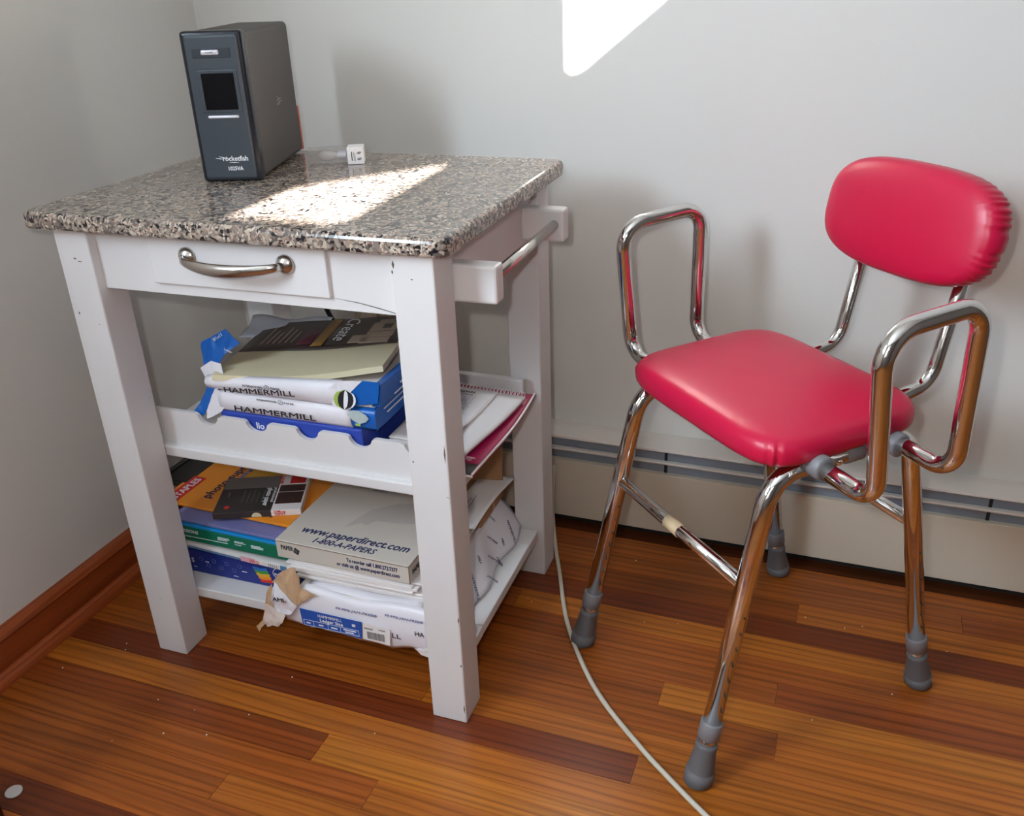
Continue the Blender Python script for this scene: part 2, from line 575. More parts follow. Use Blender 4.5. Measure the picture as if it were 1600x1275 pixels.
# planks of the strip floor, one object per board
PW = 0.05715
Y0 = -0.660
LIGHT, YEL, MID, RED, DARK = (0.37, 0.108, 0.011, 1), (0.43, 0.14, 0.014, 1), (0.29, 0.074, 0.009, 1), (0.23, 0.052, 0.0075, 1), (0.15, 0.029, 0.006, 1)
special = {
    0: [(0.02, 1.113, DARK), (1.113, 2.4, LIGHT)], 1: [(0.02, 1.5, LIGHT), (1.5, 2.4, MID)],
    2: [(0.02, 0.63, RED), (0.63, 2.4, YEL)], 3: [(0.02, 0.75, MID), (0.75, 2.4, LIGHT)],
    4: [(0.02, 0.523, MID), (0.523, 2.4, LIGHT)], 5: [(0.02, 0.9, MID), (0.9, 2.4, MID)], 6: [(0.02, 1.2, DARK), (1.2, 2.4, RED)],
    -1: [(0.02, 0.74, MID), (0.74, 1.9, LIGHT), (1.9, 2.4, MID)], -2: [(0.02, 1.311, MID), (1.311, 2.4, LIGHT)],
    -3: [(0.02, 1.118, MID), (1.118, 2.4, YEL)], -4: [(0.02, 0.7, RED), (0.7, 1.30, MID), (1.30, 2.4, RED)],
    -5: [(0.02, 0.95, RED), (0.95, 2.4, MID)], -6: [(0.02, 0.8, MID), (0.8, 2.4, LIGHT)],
    -7: [(0.02, 2.4, DARK)], -8: [(0.02, 1.316, RED), (1.316, 2.4, LIGHT)], -9: [(0.02, 1.6, MID), (1.6, 2.4, RED)],
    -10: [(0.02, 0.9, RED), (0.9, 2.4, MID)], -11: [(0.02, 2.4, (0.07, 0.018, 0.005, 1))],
}
pm_bm = bmesh.new()
bm_box(pm_bm, 0, 1, 0, 1, -1, 0)
pme = bpy.data.meshes.new('plank')
pm_bm.to_mesh(pme)
pm_bm.free()
pme.materials.append(M_PLANK)
rnd = random.Random(3)
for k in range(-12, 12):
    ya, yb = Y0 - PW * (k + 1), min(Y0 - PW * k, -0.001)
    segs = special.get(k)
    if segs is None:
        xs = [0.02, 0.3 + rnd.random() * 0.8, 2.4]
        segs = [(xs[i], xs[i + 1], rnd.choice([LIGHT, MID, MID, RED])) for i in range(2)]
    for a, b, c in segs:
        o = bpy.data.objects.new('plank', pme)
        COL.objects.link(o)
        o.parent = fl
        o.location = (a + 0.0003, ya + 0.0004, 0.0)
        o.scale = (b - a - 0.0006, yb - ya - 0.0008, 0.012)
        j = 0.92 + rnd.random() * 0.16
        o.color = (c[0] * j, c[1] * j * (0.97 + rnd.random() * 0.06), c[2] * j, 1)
for (a, b, c_, d) in ((2.4, RX, RY, 0), (0, 2.4, RY, Y0 - PW * 12)):
    box('plank', a + 0.001, b, c_, d - 0.001, -0.012, 0.0, MATS.get('subfloor_wood') or bpy.data.materials['subfloor_wood'], fl)

# wooden baseboard with cap bead and shoe moulding on the left wall
bb = struct(box('baseboard_left', 0.0, 0.018, RY, -0.0, 0.0, 0.076, M_BASE, None, 0.001))
bm = bmesh.new()
prof = [(0, 0.074), (0.019, 0.074), (0.021, 0.078), (0.017, 0.084), (0.010, 0.090), (0, 0.092)]
for pr in (prof,):
    ra = [bm.verts.new((x, RY, z)) for x, z in pr]
    rb = [bm.verts.new((x, 0, z)) for x, z in pr]
    for i in range(len(pr)):
        j = (i + 1) % len(pr)
        bm.faces.new((ra[i], ra[j], rb[j], rb[i]))
    bm.faces.new(ra[::-1]); bm.faces.new(rb)
bm_obj('cap_moulding', bm, M_BASE, bb)
bm = bmesh.new()
pr = [(0.018, 0.0), (0.036, 0.0)] + [(0.018 + 0.018 * math.cos(a), 0.022 * math.sin(a)) for a in [PI / 2 * i / 6 for i in range(1, 7)]]
ra = [bm.verts.new((x, RY, z)) for x, z in pr]
rb = [bm.verts.new((x, 0, z)) for x, z in pr]
for i in range(len(pr)):
    j = (i + 1) % len(pr)
    bm.faces.new((ra[i], ra[j], rb[j], rb[i]))
bm.faces.new(ra[::-1]); bm.faces.new(rb)
bm_obj('shoe_moulding', bm, M_BASE, bb)

# baseboard heater along the back wall
ht = thing('baseboard_heater', 'beige enamel baseboard heater with slotted grille along the back wall', 'heater', Matrix.Translation((0.55, 0, 0)))
HX0, HX1 = 0.0, 2.6
bm = bmesh.new()
pr = [(0, 0.2165), (-0.02, 0.2165), (-0.061, 0.211), (-0.0625, 0.207), (-0.0605, 0.2055), (-0.02, 0.210), (0, 0.210)]
ra = [bm.verts.new((HX0, y, z)) for y, z in pr]
rb = [bm.verts.new((HX1, y, z)) for y, z in pr]
for i in range(len(pr)):
    j = (i + 1) % len(pr)
    bm.faces.new((ra[i], ra[j], rb[j], rb[i]))
bm.faces.new(ra); bm.faces.new(rb[::-1])
bm_obj('top_cover', bm, M_HTOP, ht)
box('back_plate', HX0, HX1, -0.004, -0.0005, 0.012, 0.21, M_HTOP, ht)
box('front_panel', HX0, HX1, -0.066, -0.063, 0.018, 0.156, M_HEATER, ht, 0.001)
box('panel_lip', HX0, HX1, -0.064, -0.052, 0.1535, 0.156, M_HEATER, ht, 0.0005)
box('damper_blade', HX0, HX1, -0.0655, -0.0535, 0.1795, 0.1845, M_HTOP, ht, 0.001)
box('fin_element', HX0, HX1, -0.053, -0.006, 0.05, 0.2045, M_FIN, ht)
for bx_ in (0.47, 1.07, 1.67):
    box('bracket', bx_, bx_ + 0.006, -0.0555, -0.0535, 0.03, 0.2045, M_DARK, ht)
box('toe_gap_shadow', HX0, HX1, -0.05, -0.006, 0.0, 0.05, M_DARK, ht)  # dark filler block: shadow of the gap under the heater put into its colour

# ------------------------------------------------------------------ kitchen cart
Wd, D, LA, LB, HU, TT = 0.610, 0.4804, 0.0604, 0.0610, 0.7878, 0.0248
ct = thing('kitchen_cart', 'white painted wooden kitchen cart with drawer and two open shelves', 'cart', CART)
for lx in (0, Wd - LA):
    for ly in (0, D - LB):
        lg = box('leg', lx, lx + LA, ly, ly + LB, 0.0, HU, M_CART, ct, 0.0025)
        if lx == 0 and ly == 0:
            for (cx, cz, sx, sz) in ((0.030, 0.742, 0.006, 0.003), (0.038, 0.738, 0.009, 0.0015), (0.012, 0.655, 0.003, 0.006), (0.046, 0.64, 0.003, 0.0015), (0.03, 0.12, 0.002, 0.002)):
                poly('paint_chip', [(cx - sx / 2, 0.0005, cz), (cx, 0.0005, cz - sz / 2), (cx + sx / 2, 0.0005, cz), (cx, 0.0005, cz + sz / 2)], 0.0006, M_CHIP, lg, off=(0, -1, 0))
        if lx > 0 and ly == 0:
            for (cx, cz, sx, sz) in ((0.553, 0.770, 0.004, 0.012), (0.551, 0.760, 0.003, 0.006), (0.578, 0.752, 0.004, 0.002), (0.556, 0.481, 0.003, 0.004), (0.606, 0.50, 0.003, 0.03), (0.606, 0.43, 0.008, 0.001), (0.607, 0.03, 0.002, 0.02), (0.608, 0.21, 0.002, 0.012), (0.607, 0.12, 0.003, 0.006)):
                poly('paint_chip', [(cx - sx / 2, 0.0005, cz), (cx, 0.0005, cz - sz / 2), (cx + sx / 2, 0.0005, cz), (cx, 0.0005, cz + sz / 2)], 0.0006, M_CHIP, lg, off=(0, -1, 0))
for y0 in (0.016, D - 0.034):
    box('apron', LA - 0.003, Wd - LA + 0.003, y0, y0 + 0.018, 0.694, HU, M_CART, ct, 0.001)
for x0 in (0.012, Wd - 0.012 - 0.018):
    box('apron', x0, x0 + 0.018, LB - 0.003, D - LB + 0.003, 0.694, HU, M_CART, ct, 0.001)
poly('crack', [(0.449, 0.0155, 0.7113), (0.488, 0.0155, 0.7070), (0.515, 0.0155, 0.7022), (0.545, 0.0155, 0.6965), (0.545, 0.0155, 0.6973), (0.515, 0.0155, 0.7034), (0.486, 0.0155, 0.7082)], 0.0004, M_CHIP, ct, off=(0, -1, 0))
dr = box('drawer_front', 0.158, 0.4485, 0.009, 0.0175, 0.7117, HU - 0.001, M_CART, ct, 0.0018)
# drawer pull
HXA, HXB, HZ = 0.226, 0.386, 0.756
for hx in (HXA, HXB):
    bm = bmesh.new()
    bm_tube(bm, [(hx, 0.0095, HZ), (hx, 0.006, HZ), (hx, 0.004, HZ), (hx, -0.001, HZ)], [0.0138, 0.0138, 0.012, 0.0068], 20)
    bm_obj('rosette', bm, M_NICKEL, dr, True)
bm = bmesh.new()
pth, rad = [], []
for i in range(25):
    t = i / 24
    x = HXA + (HXB - HXA) * t
    s = math.sin(PI * t)
    bow = -0.003 - 0.026 * (s ** 0.55)
    pth.append((x, bow, HZ - 0.004 * s))
    rad.append(0.0036 + 0.0022 * s)
bm_tube(bm, pth, rad, 16, True, 1.6)
bm_obj('handle', bm, M_NICKEL, dr, True)
# counter slab
OL, OR_, OF, OB = 0.0375, 0.0281, 0.0197, 0.0121
bm = bmesh.new()
cx0, cx1, cy0, cy1 = -OL, Wd + OR_, -OF, D + OB
rc = 0.018
ring = []
for (cx, cy, a0) in ((cx1 - rc, cy0 + rc, -PI / 2), (cx1 - rc, cy1 - rc, 0), (cx0 + rc, cy1 - rc, PI / 2), (cx0 + rc, cy0 + rc, PI)):
    for i in range(9):
        a = a0 + PI / 2 * i / 8
        ring.append((cx + rc * math.cos(a), cy + rc * math.sin(a), math.cos(a), math.sin(a)))
layers = []
for (dz, ins) in ((0.0, 0.004), (0.0012, 0.0015), (0.004, 0.0), (TT - 0.007, 0.0), (TT - 0.0035, 0.0012), (TT - 0.001, 0.0035), (TT, 0.0065)):
    layers.append([bm.verts.new((x - nx * ins, y - ny * ins, HU + dz)) for x, y, nx, ny in ring])
for a, b in zip(layers, layers[1:]):
    for i in range(len(ring)):
        j = (i + 1) % len(ring)
        bm.faces.new((a[i], a[j], b[j], b[i]))
bm.faces.new(layers[0][::-1]); bm.faces.new(layers[-1])
top = bm_obj('countertop', bm, M_GRAN, ct)
top['label'] = 'speckled grey-brown granite top with rounded edges'
# towel bar on the right side
tb = box('towel_bar_block', Wd - 0.014, Wd + 0.060, 0.063, 0.091, 0.703, 0.756, M_CART, ct, 0.004)
box('towel_bar_block', Wd - 0.014, Wd + 0.060, 0.372, 0.400, 0.703, 0.756, M_CART, ct, 0.004)
tube('towel_rod', [(Wd + 0.043, 0.085, 0.731), (Wd + 0.043, 0.378, 0.731)], 0.0078, M_STEEL, ct)
# middle shelf: ledge rails, panel and scalloped bottle-rest boards
box('middle_shelf', 0.004, Wd - 0.022, 0.085, D - 0.085, 0.386, 0.400, M_CART, ct, 0.001)
box('shelf_rail', 0.004, Wd - 0.022, 0.0625, 0.086, 0.381, 0.401, M_CART, ct, 0.003)
box('shelf_rail', 0.004, Wd - 0.022, D - 0.086, D - 0.0625, 0.381, 0.401, M_CART, ct, 0.003)


def scallop(y0, y1, ztop, label=None):
    pts = [(0.004, 0.401), (Wd - 0.022, 0.401), (Wd - 0.022, ztop)]
    r = 0.021
    for c in (0.525, 0.43, 0.3365, 0.243, 0.1495):
        pts.append((c + r + 0.005, ztop))
        for i in range(0, 11):
            a = -0.25 - (PI - 0.5) * i / 10
            pts.append((c + r * math.cos(a), ztop + 0.003 + 0.0215 * math.sin(a)))
        pts.append((c - r - 0.005, ztop))
    pts.append((0.004, ztop))
    bm = bmesh.new()
    vs = [bm.verts.new((x, y0, z)) for x, z in pts]
    f = bm.faces.new(vs)
    r_ = bmesh.ops.extrude_face_region(bm, geom=[f])
    for g in r_['geom']:
        if isinstance(g, bmesh.types.BMVert):
            g.co.y = y1
    bmesh.ops.triangulate(bm, faces=[x for x in bm.faces if len(x.verts) > 4])
    return bm_obj('bottle_rest', bm, M_CART, ct)


scallop(0.073, 0.0805, 0.4645)
box('bottle_rest', 0.004, 0.584, D - 0.087, D - 0.073, 0.401, 0.4385, M_CART, ct, 0.002)
# bottom shelf: frame of boards with a panel between
box('shelf_board', 0.004, Wd - 0.012, 0.0625, 0.118, 0.086, 0.106, M_CART, ct, 0.002)
box('shelf_board', 0.004, Wd - 0.012, D - 0.118, D - 0.0625, 0.086, 0.106, M_CART, ct, 0.002)
box('shelf_board', Wd - 0.064, Wd - 0.0125, 0.119, D - 0.119, 0.086, 0.106, M_CART, ct, 0.002)
box('shelf_board', 0.0125, 0.064, 0.119, D - 0.119, 0.086, 0.106, M_CART, ct, 0.002)
box('bottom_shelf', 0.065, Wd - 0.065, 0.119, D - 0.119, 0.088, 0.1045, M_CART, ct)
ZT = HU + TT

# ------------------------------------------------------------------ on the counter
ups = thing('backup_battery', 'black upright battery backup tower standing on the granite top', 'battery backup',
            CART @ T(0.1207, 0.2042, ZT + 0.0005, rz=0.2807))
uw, ud, uh = 0.0957, 0.2561, 0.2232
bm = bmesh.new()
bm_box(bm, 0.0015, uw - 0.0015, 0.022, ud, 0.002, uh - 0.0015)
bmesh.ops.bevel(bm, geom=[e for e in bm.edges if abs((e.verts[0].co - e.verts[1].co).y) < 0.2 or True], offset=0.008, segments=3, affect='EDGES', profile=0.5)
bm_obj('case', bm, M_UPSB, ups)
bz = box('bezel', 0, uw, 0.004, 0.027, 0, uh, M_UPSE, ups, 0.0055, 3)
# sculpted front plate
bm = bmesh.new()
bm_box(bm, 0.006, uw - 0.006, 0.0012, 0.012, 0.004, uh - 0.005, 0.004, 2)
bm_obj('front_plate', bm, M_UPSF, bz)


def ux(u):
    return uw * u


sc = box('screen_frame', ux(.2), ux(.86), -0.0002, 0.004, uh * .475, uh * .755, M_UPSF, ups, 0.0012)
box('screen', ux(.27), ux(.8), -0.0012, 0.003, uh * .495, uh * .735, M_SCREEN, ups, 0.0006)
box('power_recess', ux(.18), ux(.8), 0.0002, 0.004, uh * .83, uh * .895, plain('ups_recess', srgb(44, 49, 58), 0.35), ups, 0.0009)
pb = box('power_button', ux(.33), ux(.62), -0.0022, 0.004, uh * .85, uh * .882, M_SILVER, ups, 0.0022, 3)
text('lettering', 'POWER', 0.0035, M_INKG, pb, front(ux(.41), -0.0025, uh * .861), 0.0001)
box('trim_bar', ux(.28), ux(.79), -0.0022, 0.004, uh * .438, uh * .458, M_SILVER, ups, 0.0018, 3)
text('lettering', 'rocketfish', 0.0105, M_WHITEINK, ups, front(ux(.40), 0.0009, uh * .148), 0.0003, width=0.040, bold=0.0002)
bm = bmesh.new()
for (a, b) in (((.34, .178), (.47, .165)), ((.28, .168), (.40, .160)), ((.45, .168), (.47, .176)), ((.50, .137), (.66, .135))):
    p0, p1 = Vector((ux(a[0]), 0.0008, uh * a[1])), Vector((ux(b[0]), 0.0008, uh * b[1]))
    bm_tube(bm, [p0, (p0 + p1) / 2, p1], [0.0003, 0.0008, 0.0003], 6)
bm_obj('logo_mark', bm, M_WHITEINK, ups)
text('lettering', '1025VA', 0.0085, M_WHITEINK, ups, front(ux(.47), 0.0009, uh * .082), 0.0003, width=0.0235, bold=0.0003)
bm = bmesh.new()
for (a, b) in (((.44, .50), (.5, .47)), ((.42, .47), (.54, .475)), ((.44, .45), (.55, .458)), ((.43, .44), (.49, .443))):
    p0, p1 = Vector((uw - 0.0012, ud * (a[0] + .1), uh * a[1])), Vector((uw - 0.0012, ud * (b[0] + .1), uh * b[1]))
    bm_tube(bm, [p0, (p0 + p1) / 2, p1], [0.0003, 0.001, 0.0003], 6)
bm_obj('side_logo', bm, M_INKG, ups)
box('rear_strip', uw - 0.012, uw - 0.001, ud, ud + 0.0045, 0.004, uh * 0.36, M_PINK, ups, 0.001)
for fx in (0.012, uw - 0.012):
    pass

# clear-boxed light bulb
bl = thing('bulb_package', 'small clear plastic box with a light bulb lying on the granite beside the battery', 'bulb package',
           CART @ T(0.226, 0.352, ZT + 0.0005, rz=0.42))
bw, bd, bh = 0.076, 0.030, 0.027
bm = bmesh.new()
bm_box(bm, -0.002, 0.066, 0, bd, 0, bh, 0.0008, 1)
bm_obj('clear_box', bm, M_CLEAR, bl)
box('card_end', 0.066, 0.094, -0.0005, bd + 0.0005, -0.0, bh + 0.001, M_PAPER, bl, 0.0008)
boxes('print', [(0.073, 0.0745, -0.0012, 0, 0.006, 0.021), (0.077, 0.0775, -0.0012, 0, 0.005, 0.020), (0.079, 0.0795, -0.0012, 0, 0.005, 0.018)], M_INK, bl)
for (px, pz) in ((0.086, 0.018), (0.086, 0.008)):
    bm = bmesh.new()
    bm_tube(bm, [(px - 0.004, -0.0008, pz), (px, -0.0008, pz + 0.0006), (px + 0.004, -0.0008, pz + 0.002)], [0.0004, 0.0024, 0.0006], 8)
    bm_obj('leaf_print', bm, M_INKG, bl)
bm = bmesh.new()
pr = [(0.016, 0.0005), (0.0175, 0.004), (0.021, 0.007), (0.027, 0.0088), (0.034, 0.0085), (0.041, 0.0068), (0.046, 0.0056), (0.05, 0.0055)]
bm_tube(bm, [(x, bd / 2, bh / 2) for x, r in pr], [r for x, r in pr], 18)
bm_obj('bulb', bm, M_GLASS, bl, True)
bm = bmesh.new()
pts_, rr_ = [], []
for i in range(13):
    pts_.append((0.049 + i * 0.0012, bd / 2, bh / 2)); rr_.append(0.0076 - 0.0007 * (i % 2))
bm_tube(bm, pts_, rr_, 18)
bm_obj('screw_base', bm, M_SILVER, bl, True)
tube('filament', fillet([(0.046, bd / 2 - 0.003, bh / 2), (0.027, bd / 2 - 0.003, bh / 2 + 0.001), (0.026, bd / 2 + 0.003, bh / 2), (0.046, bd / 2 + 0.003, bh / 2)], 0.001, 3), 0.0004, M_GREYPL, bl, 6)

# ------------------------------------------------------------------ middle shelf contents
ZS = 0.4003
b1 = thing('blue_paper_box', 'royal blue flat carton directly on the middle shelf beneath two paper reams', 'carton', CART @ T(0.30, 0.189, ZS))
bo = box('carton', -0.132, 0.128, -0.105, 0.105, 0, 0.0712, M_BLUE2, b1, 0.003)
text('lettering', 'lio', 0.016, M_WHITEINK, b1, front(-0.066, -0.1054, 0.0475, -0.02), 0.0002, bold=0.0003)


def ream(zb, zl, zr, zlow_l, zlow_r, label, y0, x0, x1, yb, name='paper_ream'):
    r = thing(name, label, 'paper ream', CART @ T((x0 + x1) / 2, (y0 + yb) / 2 + 0.012, zb + 0.0035) @ Matrix.Diagonal((1, 1, 0.83, 1)), 'half-open paper reams on the middle shelf')
    ox, oy = (x0 + x1) / 2, (y0 + yb) / 2
    return r, ox, oy


# lower ream
r1, ox, oy = ream(0.4685, 0, 0, 0, 0, 'lower half-open ream of white paper in torn blue wrapper on the blue carton', 0.07, 0.168, 0.452, 0.272)


def loc(ox, oy, oz, pts):
    return [(x - ox, y - oy, z - oz) for x, y, z in pts]


oz = 0.4685
hexa('paper_block', loc(ox, oy, oz, [(0.175, 0.078, .4685), (0.45, 0.078, .4685), (0.45, 0.27, .4685), (0.175, 0.27, .4685)]),
     loc(ox, oy, oz, [(0.175, 0.078, .511), (0.45, 0.078, .514), (0.45, 0.27, .514), (0.175, 0.27, .511)]), M_PAPER, r1, 0.002)


def curved_front(name, xa, xb, z0, z1a, z1b, y, bulge, ox, oy, oz, mat, parent, zb0=None, jag=0.0, seed=1):
    rg = random.Random(seed)
    nz = [rg.uniform(-1, 1) * jag for _ in range(40)]

    def fn(u, v):
        x = xa + (xb - xa) * u
        zt = z1a + (z1b - z1a) * u
        zl = z0 if zb0 is None else z0 + (zb0 - z0) * u
        z = zl + (zt - zl) * v + (nz[int(u * 20)] if v == 0 else 0)
        yy = y - bulge * math.sin(PI * min(1, max(0, v))) + 0.004 * (v > .99)
        return (x - ox, yy - oy, z - oz)
    return sheet(name, fn, 20, 8, 0.0008, mat, parent)


fw = curved_front('front_band', 0.172, 0.413, 0.4685, 0.511, 0.5125, 0.074, 0.006, ox, oy, oz, M_WRAP, r1)
text('lettering', 'HAMMERMILL', 0.0155, M_INK, r1, front(0.203 - ox, 0.0655 - oy, 0.4765 - oz, 0.012), 0.0002, width=0.150, bold=0.0001)
text('lettering', 'INTERNATIONAL', 0.0058, M_INK, r1, front(0.247 - ox, 0.0672 - oy, 0.5035 - oz, 0.01), 0.0002, width=0.037)
text('lettering', 'PAPER', 0.0058, M_INK, r1, front(0.298 - ox, 0.0672 - oy, 0.504 - oz, 0.01), 0.0002, width=0.017)


def ring_logo(parent, c, r):
    bm = bmesh.new()
    pts = [(c[0] + r * math.cos(2 * PI * k / 20), c[1], c[2] + r * math.sin(2 * PI * k / 20)) for k in range(21)]
    bm_tube(bm, pts, 0.0004, 5)
    bm_tube(bm, [(c[0] - r * .5, c[1], c[2] - r * .5), (c[0], c[1], c[2] + r * .55), (c[0] + r * .5, c[1], c[2] - r * .5)], 0.0004, 5)
    bm_obj('round_emblem', bm, M_INK, parent)


ring_logo(r1, (0.291 - ox, 0.0672 - oy, 0.506 - oz), 0.0046)
curved_front('blue_front', 0.411, 0.455, 0.4695, 0.513, 0.514, 0.0745, 0.005, ox, oy, oz, M_BLUE, r1)
# pale fish printed on the blue corner
poly('fish_print', loc(ox, oy, oz, [(0.408, 0.0685, 0.500), (0.418, 0.0672, 0.510), (0.430, 0.0668, 0.5105), (0.441, 0.0670, 0.505), (0.446, 0.0675, 0.497), (0.440, 0.0675, 0.489), (0.428, 0.0675, 0.4835), (0.417, 0.0675, 0.490)]), 0.0006, M_SEALIGHT, r1, off=(0, -1, 0))
poly('fin_print', loc(ox, oy, oz, [(0.421, 0.0673, 0.4835), (0.430, 0.0673, 0.4835), (0.430, 0.0673, 0.479), (0.422, 0.0673, 0.479)]), 0.0006, M_LIME, r1, off=(0, -1, 0))
hexa('wrapper_side', loc(ox, oy, oz, [(0.4515, 0.078, .469), (0.4535, 0.074, .469), (0.455, 0.272, .469), (0.4515, 0.272, .469)]),
     loc(ox, oy, oz, [(0.4515, 0.078, .5135), (0.4535, 0.074, .5135), (0.455, 0.272, .5135), (0.4515, 0.272, .5135)]), M_BLUE, r1)
boxes('wrapper_stripes', [(0.4545 - ox, 0.456 - ox, 0.10 - oy, 0.2 - oy, 0.500 - oz, 0.5012 - oz), (0.4545 - ox, 0.456 - ox, 0.11 - oy, 0.17 - oy, 0.488 - oz, 0.490 - oz), (0.4545 - ox, 0.456 - ox, 0.19 - oy, 0.23 - oy, 0.482 - oz, 0.4835 - oz)], M_WHITEINK, r1)
lf = flap('torn_flap', loc(ox, oy, oz, [(0.141, 0.090, 0.515), (0.168, 0.085, 0.510), (0.150, 0.080, 0.480), (0.140, 0.076, 0.464), (0.130, 0.074, 0.448), (0.120, 0.074, 0.452), (0.108, 0.074, 0.447), (0.124, 0.080, 0.473), (0.134, 0.086, 0.495)]), 0.001, M_BLUE, r1, amp=0.0016)
flap('torn_flap', loc(ox, oy, oz, [(0.160, 0.079, 0.510), (0.178, 0.075, 0.507), (0.182, 0.072, 0.480), (0.172, 0.070, 0.466), (0.152, 0.069, 0.452), (0.142, 0.069, 0.447), (0.141, 0.072, 0.462), (0.152, 0.076, 0.49)]), 0.001, M_WRAP, r1, amp=0.0016)

# upper ream
oz2 = 0.5135
r2 = thing('paper_ream', 'upper torn ream of white paper with striped fish print under the drawing pad', 'paper ream', CART @ T(ox, oy + 0.012, 0.5085), 'half-open paper reams on the middle shelf')
hexa('paper_block', loc(ox, oy, oz2, [(0.17, 0.078, .5138), (0.446, 0.078, .5143), (0.446, 0.27, .5143), (0.165, 0.27, .5138)]),
     loc(ox, oy, oz2, [(0.17, 0.085, .522), (0.446, 0.085, .540), (0.446, 0.27, .524), (0.165, 0.27, .5145)]), M_PAPER, r2, 0.002)
curved_front('front_band', 0.152, 0.402, 0.5145, 0.536, 0.556, 0.074, 0.007, ox, oy, oz2, M_WRAP, r2, zb0=0.512)
text('lettering', 'HAMMERMILL', 0.012, M_INK, r2, front(0.190 - ox, 0.0652 - oy, 0.5150 - oz2, 0.0) @ Matrix.Shear('XY', 4, (-0.25, 0)), 0.0002, width=0.145, bold=0.0001)
text('lettering', 'INTERNATIONAL', 0.0058, M_INK, r2, front(0.226 - ox, 0.0655 - oy, 0.5285 - oz2, 0.01), 0.0002, width=0.038)
text('lettering', 'PAPER', 0.0058, M_INK, r2, front(0.278 - ox, 0.0655 - oy, 0.5295 - oz2, 0.01), 0.0002, width=0.017)
ring_logo(r2, (0.2705 - ox, 0.0655 - oy, 0.5315 - oz2), 0.0046)
poly('blue_front', loc(ox, oy, oz2, [(0.400, 0.070, 0.5145), (0.462, 0.072, 0.5265), (0.468, 0.072, 0.562), (0.440, 0.071, 0.562), (0.424, 0.070, 0.550), (0.404, 0.069, 0.532)]), 0.0012, M_BLUE, r2, off=(0, -1, 0))
flap('white_flap', loc(ox, oy, oz2, [(0.385, 0.068, 0.5145), (0.408, 0.067, 0.5145), (0.412, 0.067, 0.535), (0.440, 0.069, 0.562), (0.400, 0.069, 0.558), (0.382, 0.068, 0.545)]), 0.001, M_WRAP, r2, amp=0.0016)
# striped fish print
fc = Vector((0.409 - ox, 0.0655 - oy, 0.529 - oz2))
bm = bmesh.new()


def fish_poly(name, u0, u1, mat):
    pts = []
    for i in range(7):
        v = -1 + 2 * i / 6
        pts.append((u0, v))
    for i in range(7):
        v = 1 - 2 * i / 6
        pts.append((u1, v))
    out = []
    for u, v in pts:
        k = math.sqrt(max(0.0, 1 - v * v))
        x = fc.x + (u * k) * 0.019 + v * 0.003
        out.append((x, fc.y, fc.z + v * 0.0175))
    # drop duplicates at the tips
    cl = [out[0]]
    for p in out[1:]:
        if (Vector(p) - Vector(cl[-1])).length > 1e-5:
            cl.append(p)
    if (Vector(cl[0]) - Vector(cl[-1])).length < 1e-5:
        cl.pop()
    poly(name, cl, 0.0004, mat, r2, off=(0, -1, 0))


bm.free()
fish_poly('fish_print', -1.0, -0.62, M_LIME)
fish_poly('fish_print', -0.62, -0.1, M_INK)
fish_poly('fish_print', -0.1, 0.3, M_WHITEINK)
fish_poly('fish_print', 0.3, 0.8, M_INK)
fish_poly('fish_print', 0.8, 1.0, M_WHITEINK)
hexa('wrapper_side', loc(ox, oy, oz2, [(0.447, 0.080, .515), (0.464, 0.073, .520), (0.470, 0.27, .518), (0.447, 0.27, .515)]),
     loc(ox, oy, oz2, [(0.447, 0.083, .548), (0.468, 0.074, .556), (0.474, 0.27, .556), (0.447, 0.27, .548)]), M_BLUE, r2, 0.002)
boxes('wrapper_stripes', [(0.4705 - ox, 0.472 - ox, 0.11 - oy, 0.20 - oy, 0.5265 - oz2, 0.528 - oz2), (0.4715 - ox, 0.4735 - ox, 0.13 - oy, 0.17 - oy, 0.537 - oz2, 0.539 - oz2), (0.472 - ox, 0.4742 - ox, 0.17 - oy, 0.22 - oy, 0.545 - oz2, 0.547 - oz2)], M_WHITEINK, r2)
flap('torn_flap', loc(ox, oy, oz2, [(0.134, 0.095, 0.536), (0.160, 0.088, 0.540), (0.178, 0.095, 0.566), (0.204, 0.105, 0.585), (0.192, 0.105, 0.594), (0.187, 0.105, 0.602), (0.181, 0.105, 0.607), (0.150, 0.105, 0.590), (0.130, 0.105, 0.580), (0.127, 0.105, 0.572), (0.130, 0.10, 0.556)]), 0.0012, M_BLUE, r2, amp=0.0016)
text('lettering', '8½x11', 0.008, M_WHITEINK, r2, front(0.160 - ox, 0.099 - oy, 0.586 - oz2, 0.55), 0.0002)
text('lettering', 'Letter', 0.006, M_WHITEINK, r2, front(0.178 - ox, 0.097 - oy, 0.574 - oz2, -0.35), 0.0002)
flap('torn_flap', loc(ox, oy, oz2, [(0.130, 0.090, 0.540), (0.150, 0.080, 0.515), (0.170, 0.072, 0.513), (0.190, 0.070, 0.535), (0.180, 0.08, 0.556), (0.156, 0.088, 0.556)]), 0.001, M_WRAP, r2, amp=0.0016)

# drawing pad with folded-back dark cover
PADM = CART @ T(0.172, 0.076, 0.5205, ry=-0.075, rz=0.22) @ Matrix.Rotation(-0.03, 4, 'X')
pad = thing('drawing_pad', 'cream drawing pad with a dark printed cover on top of the reams', 'drawing pad', PADM)
pw, pd_ = 0.283, 0.252


def padz(x, y):
    return 0.006 * math.cos(PI * (x / pw - 0.5) * 1.4) * -1 * max(0, 1 - y / 0.16) + 0.004


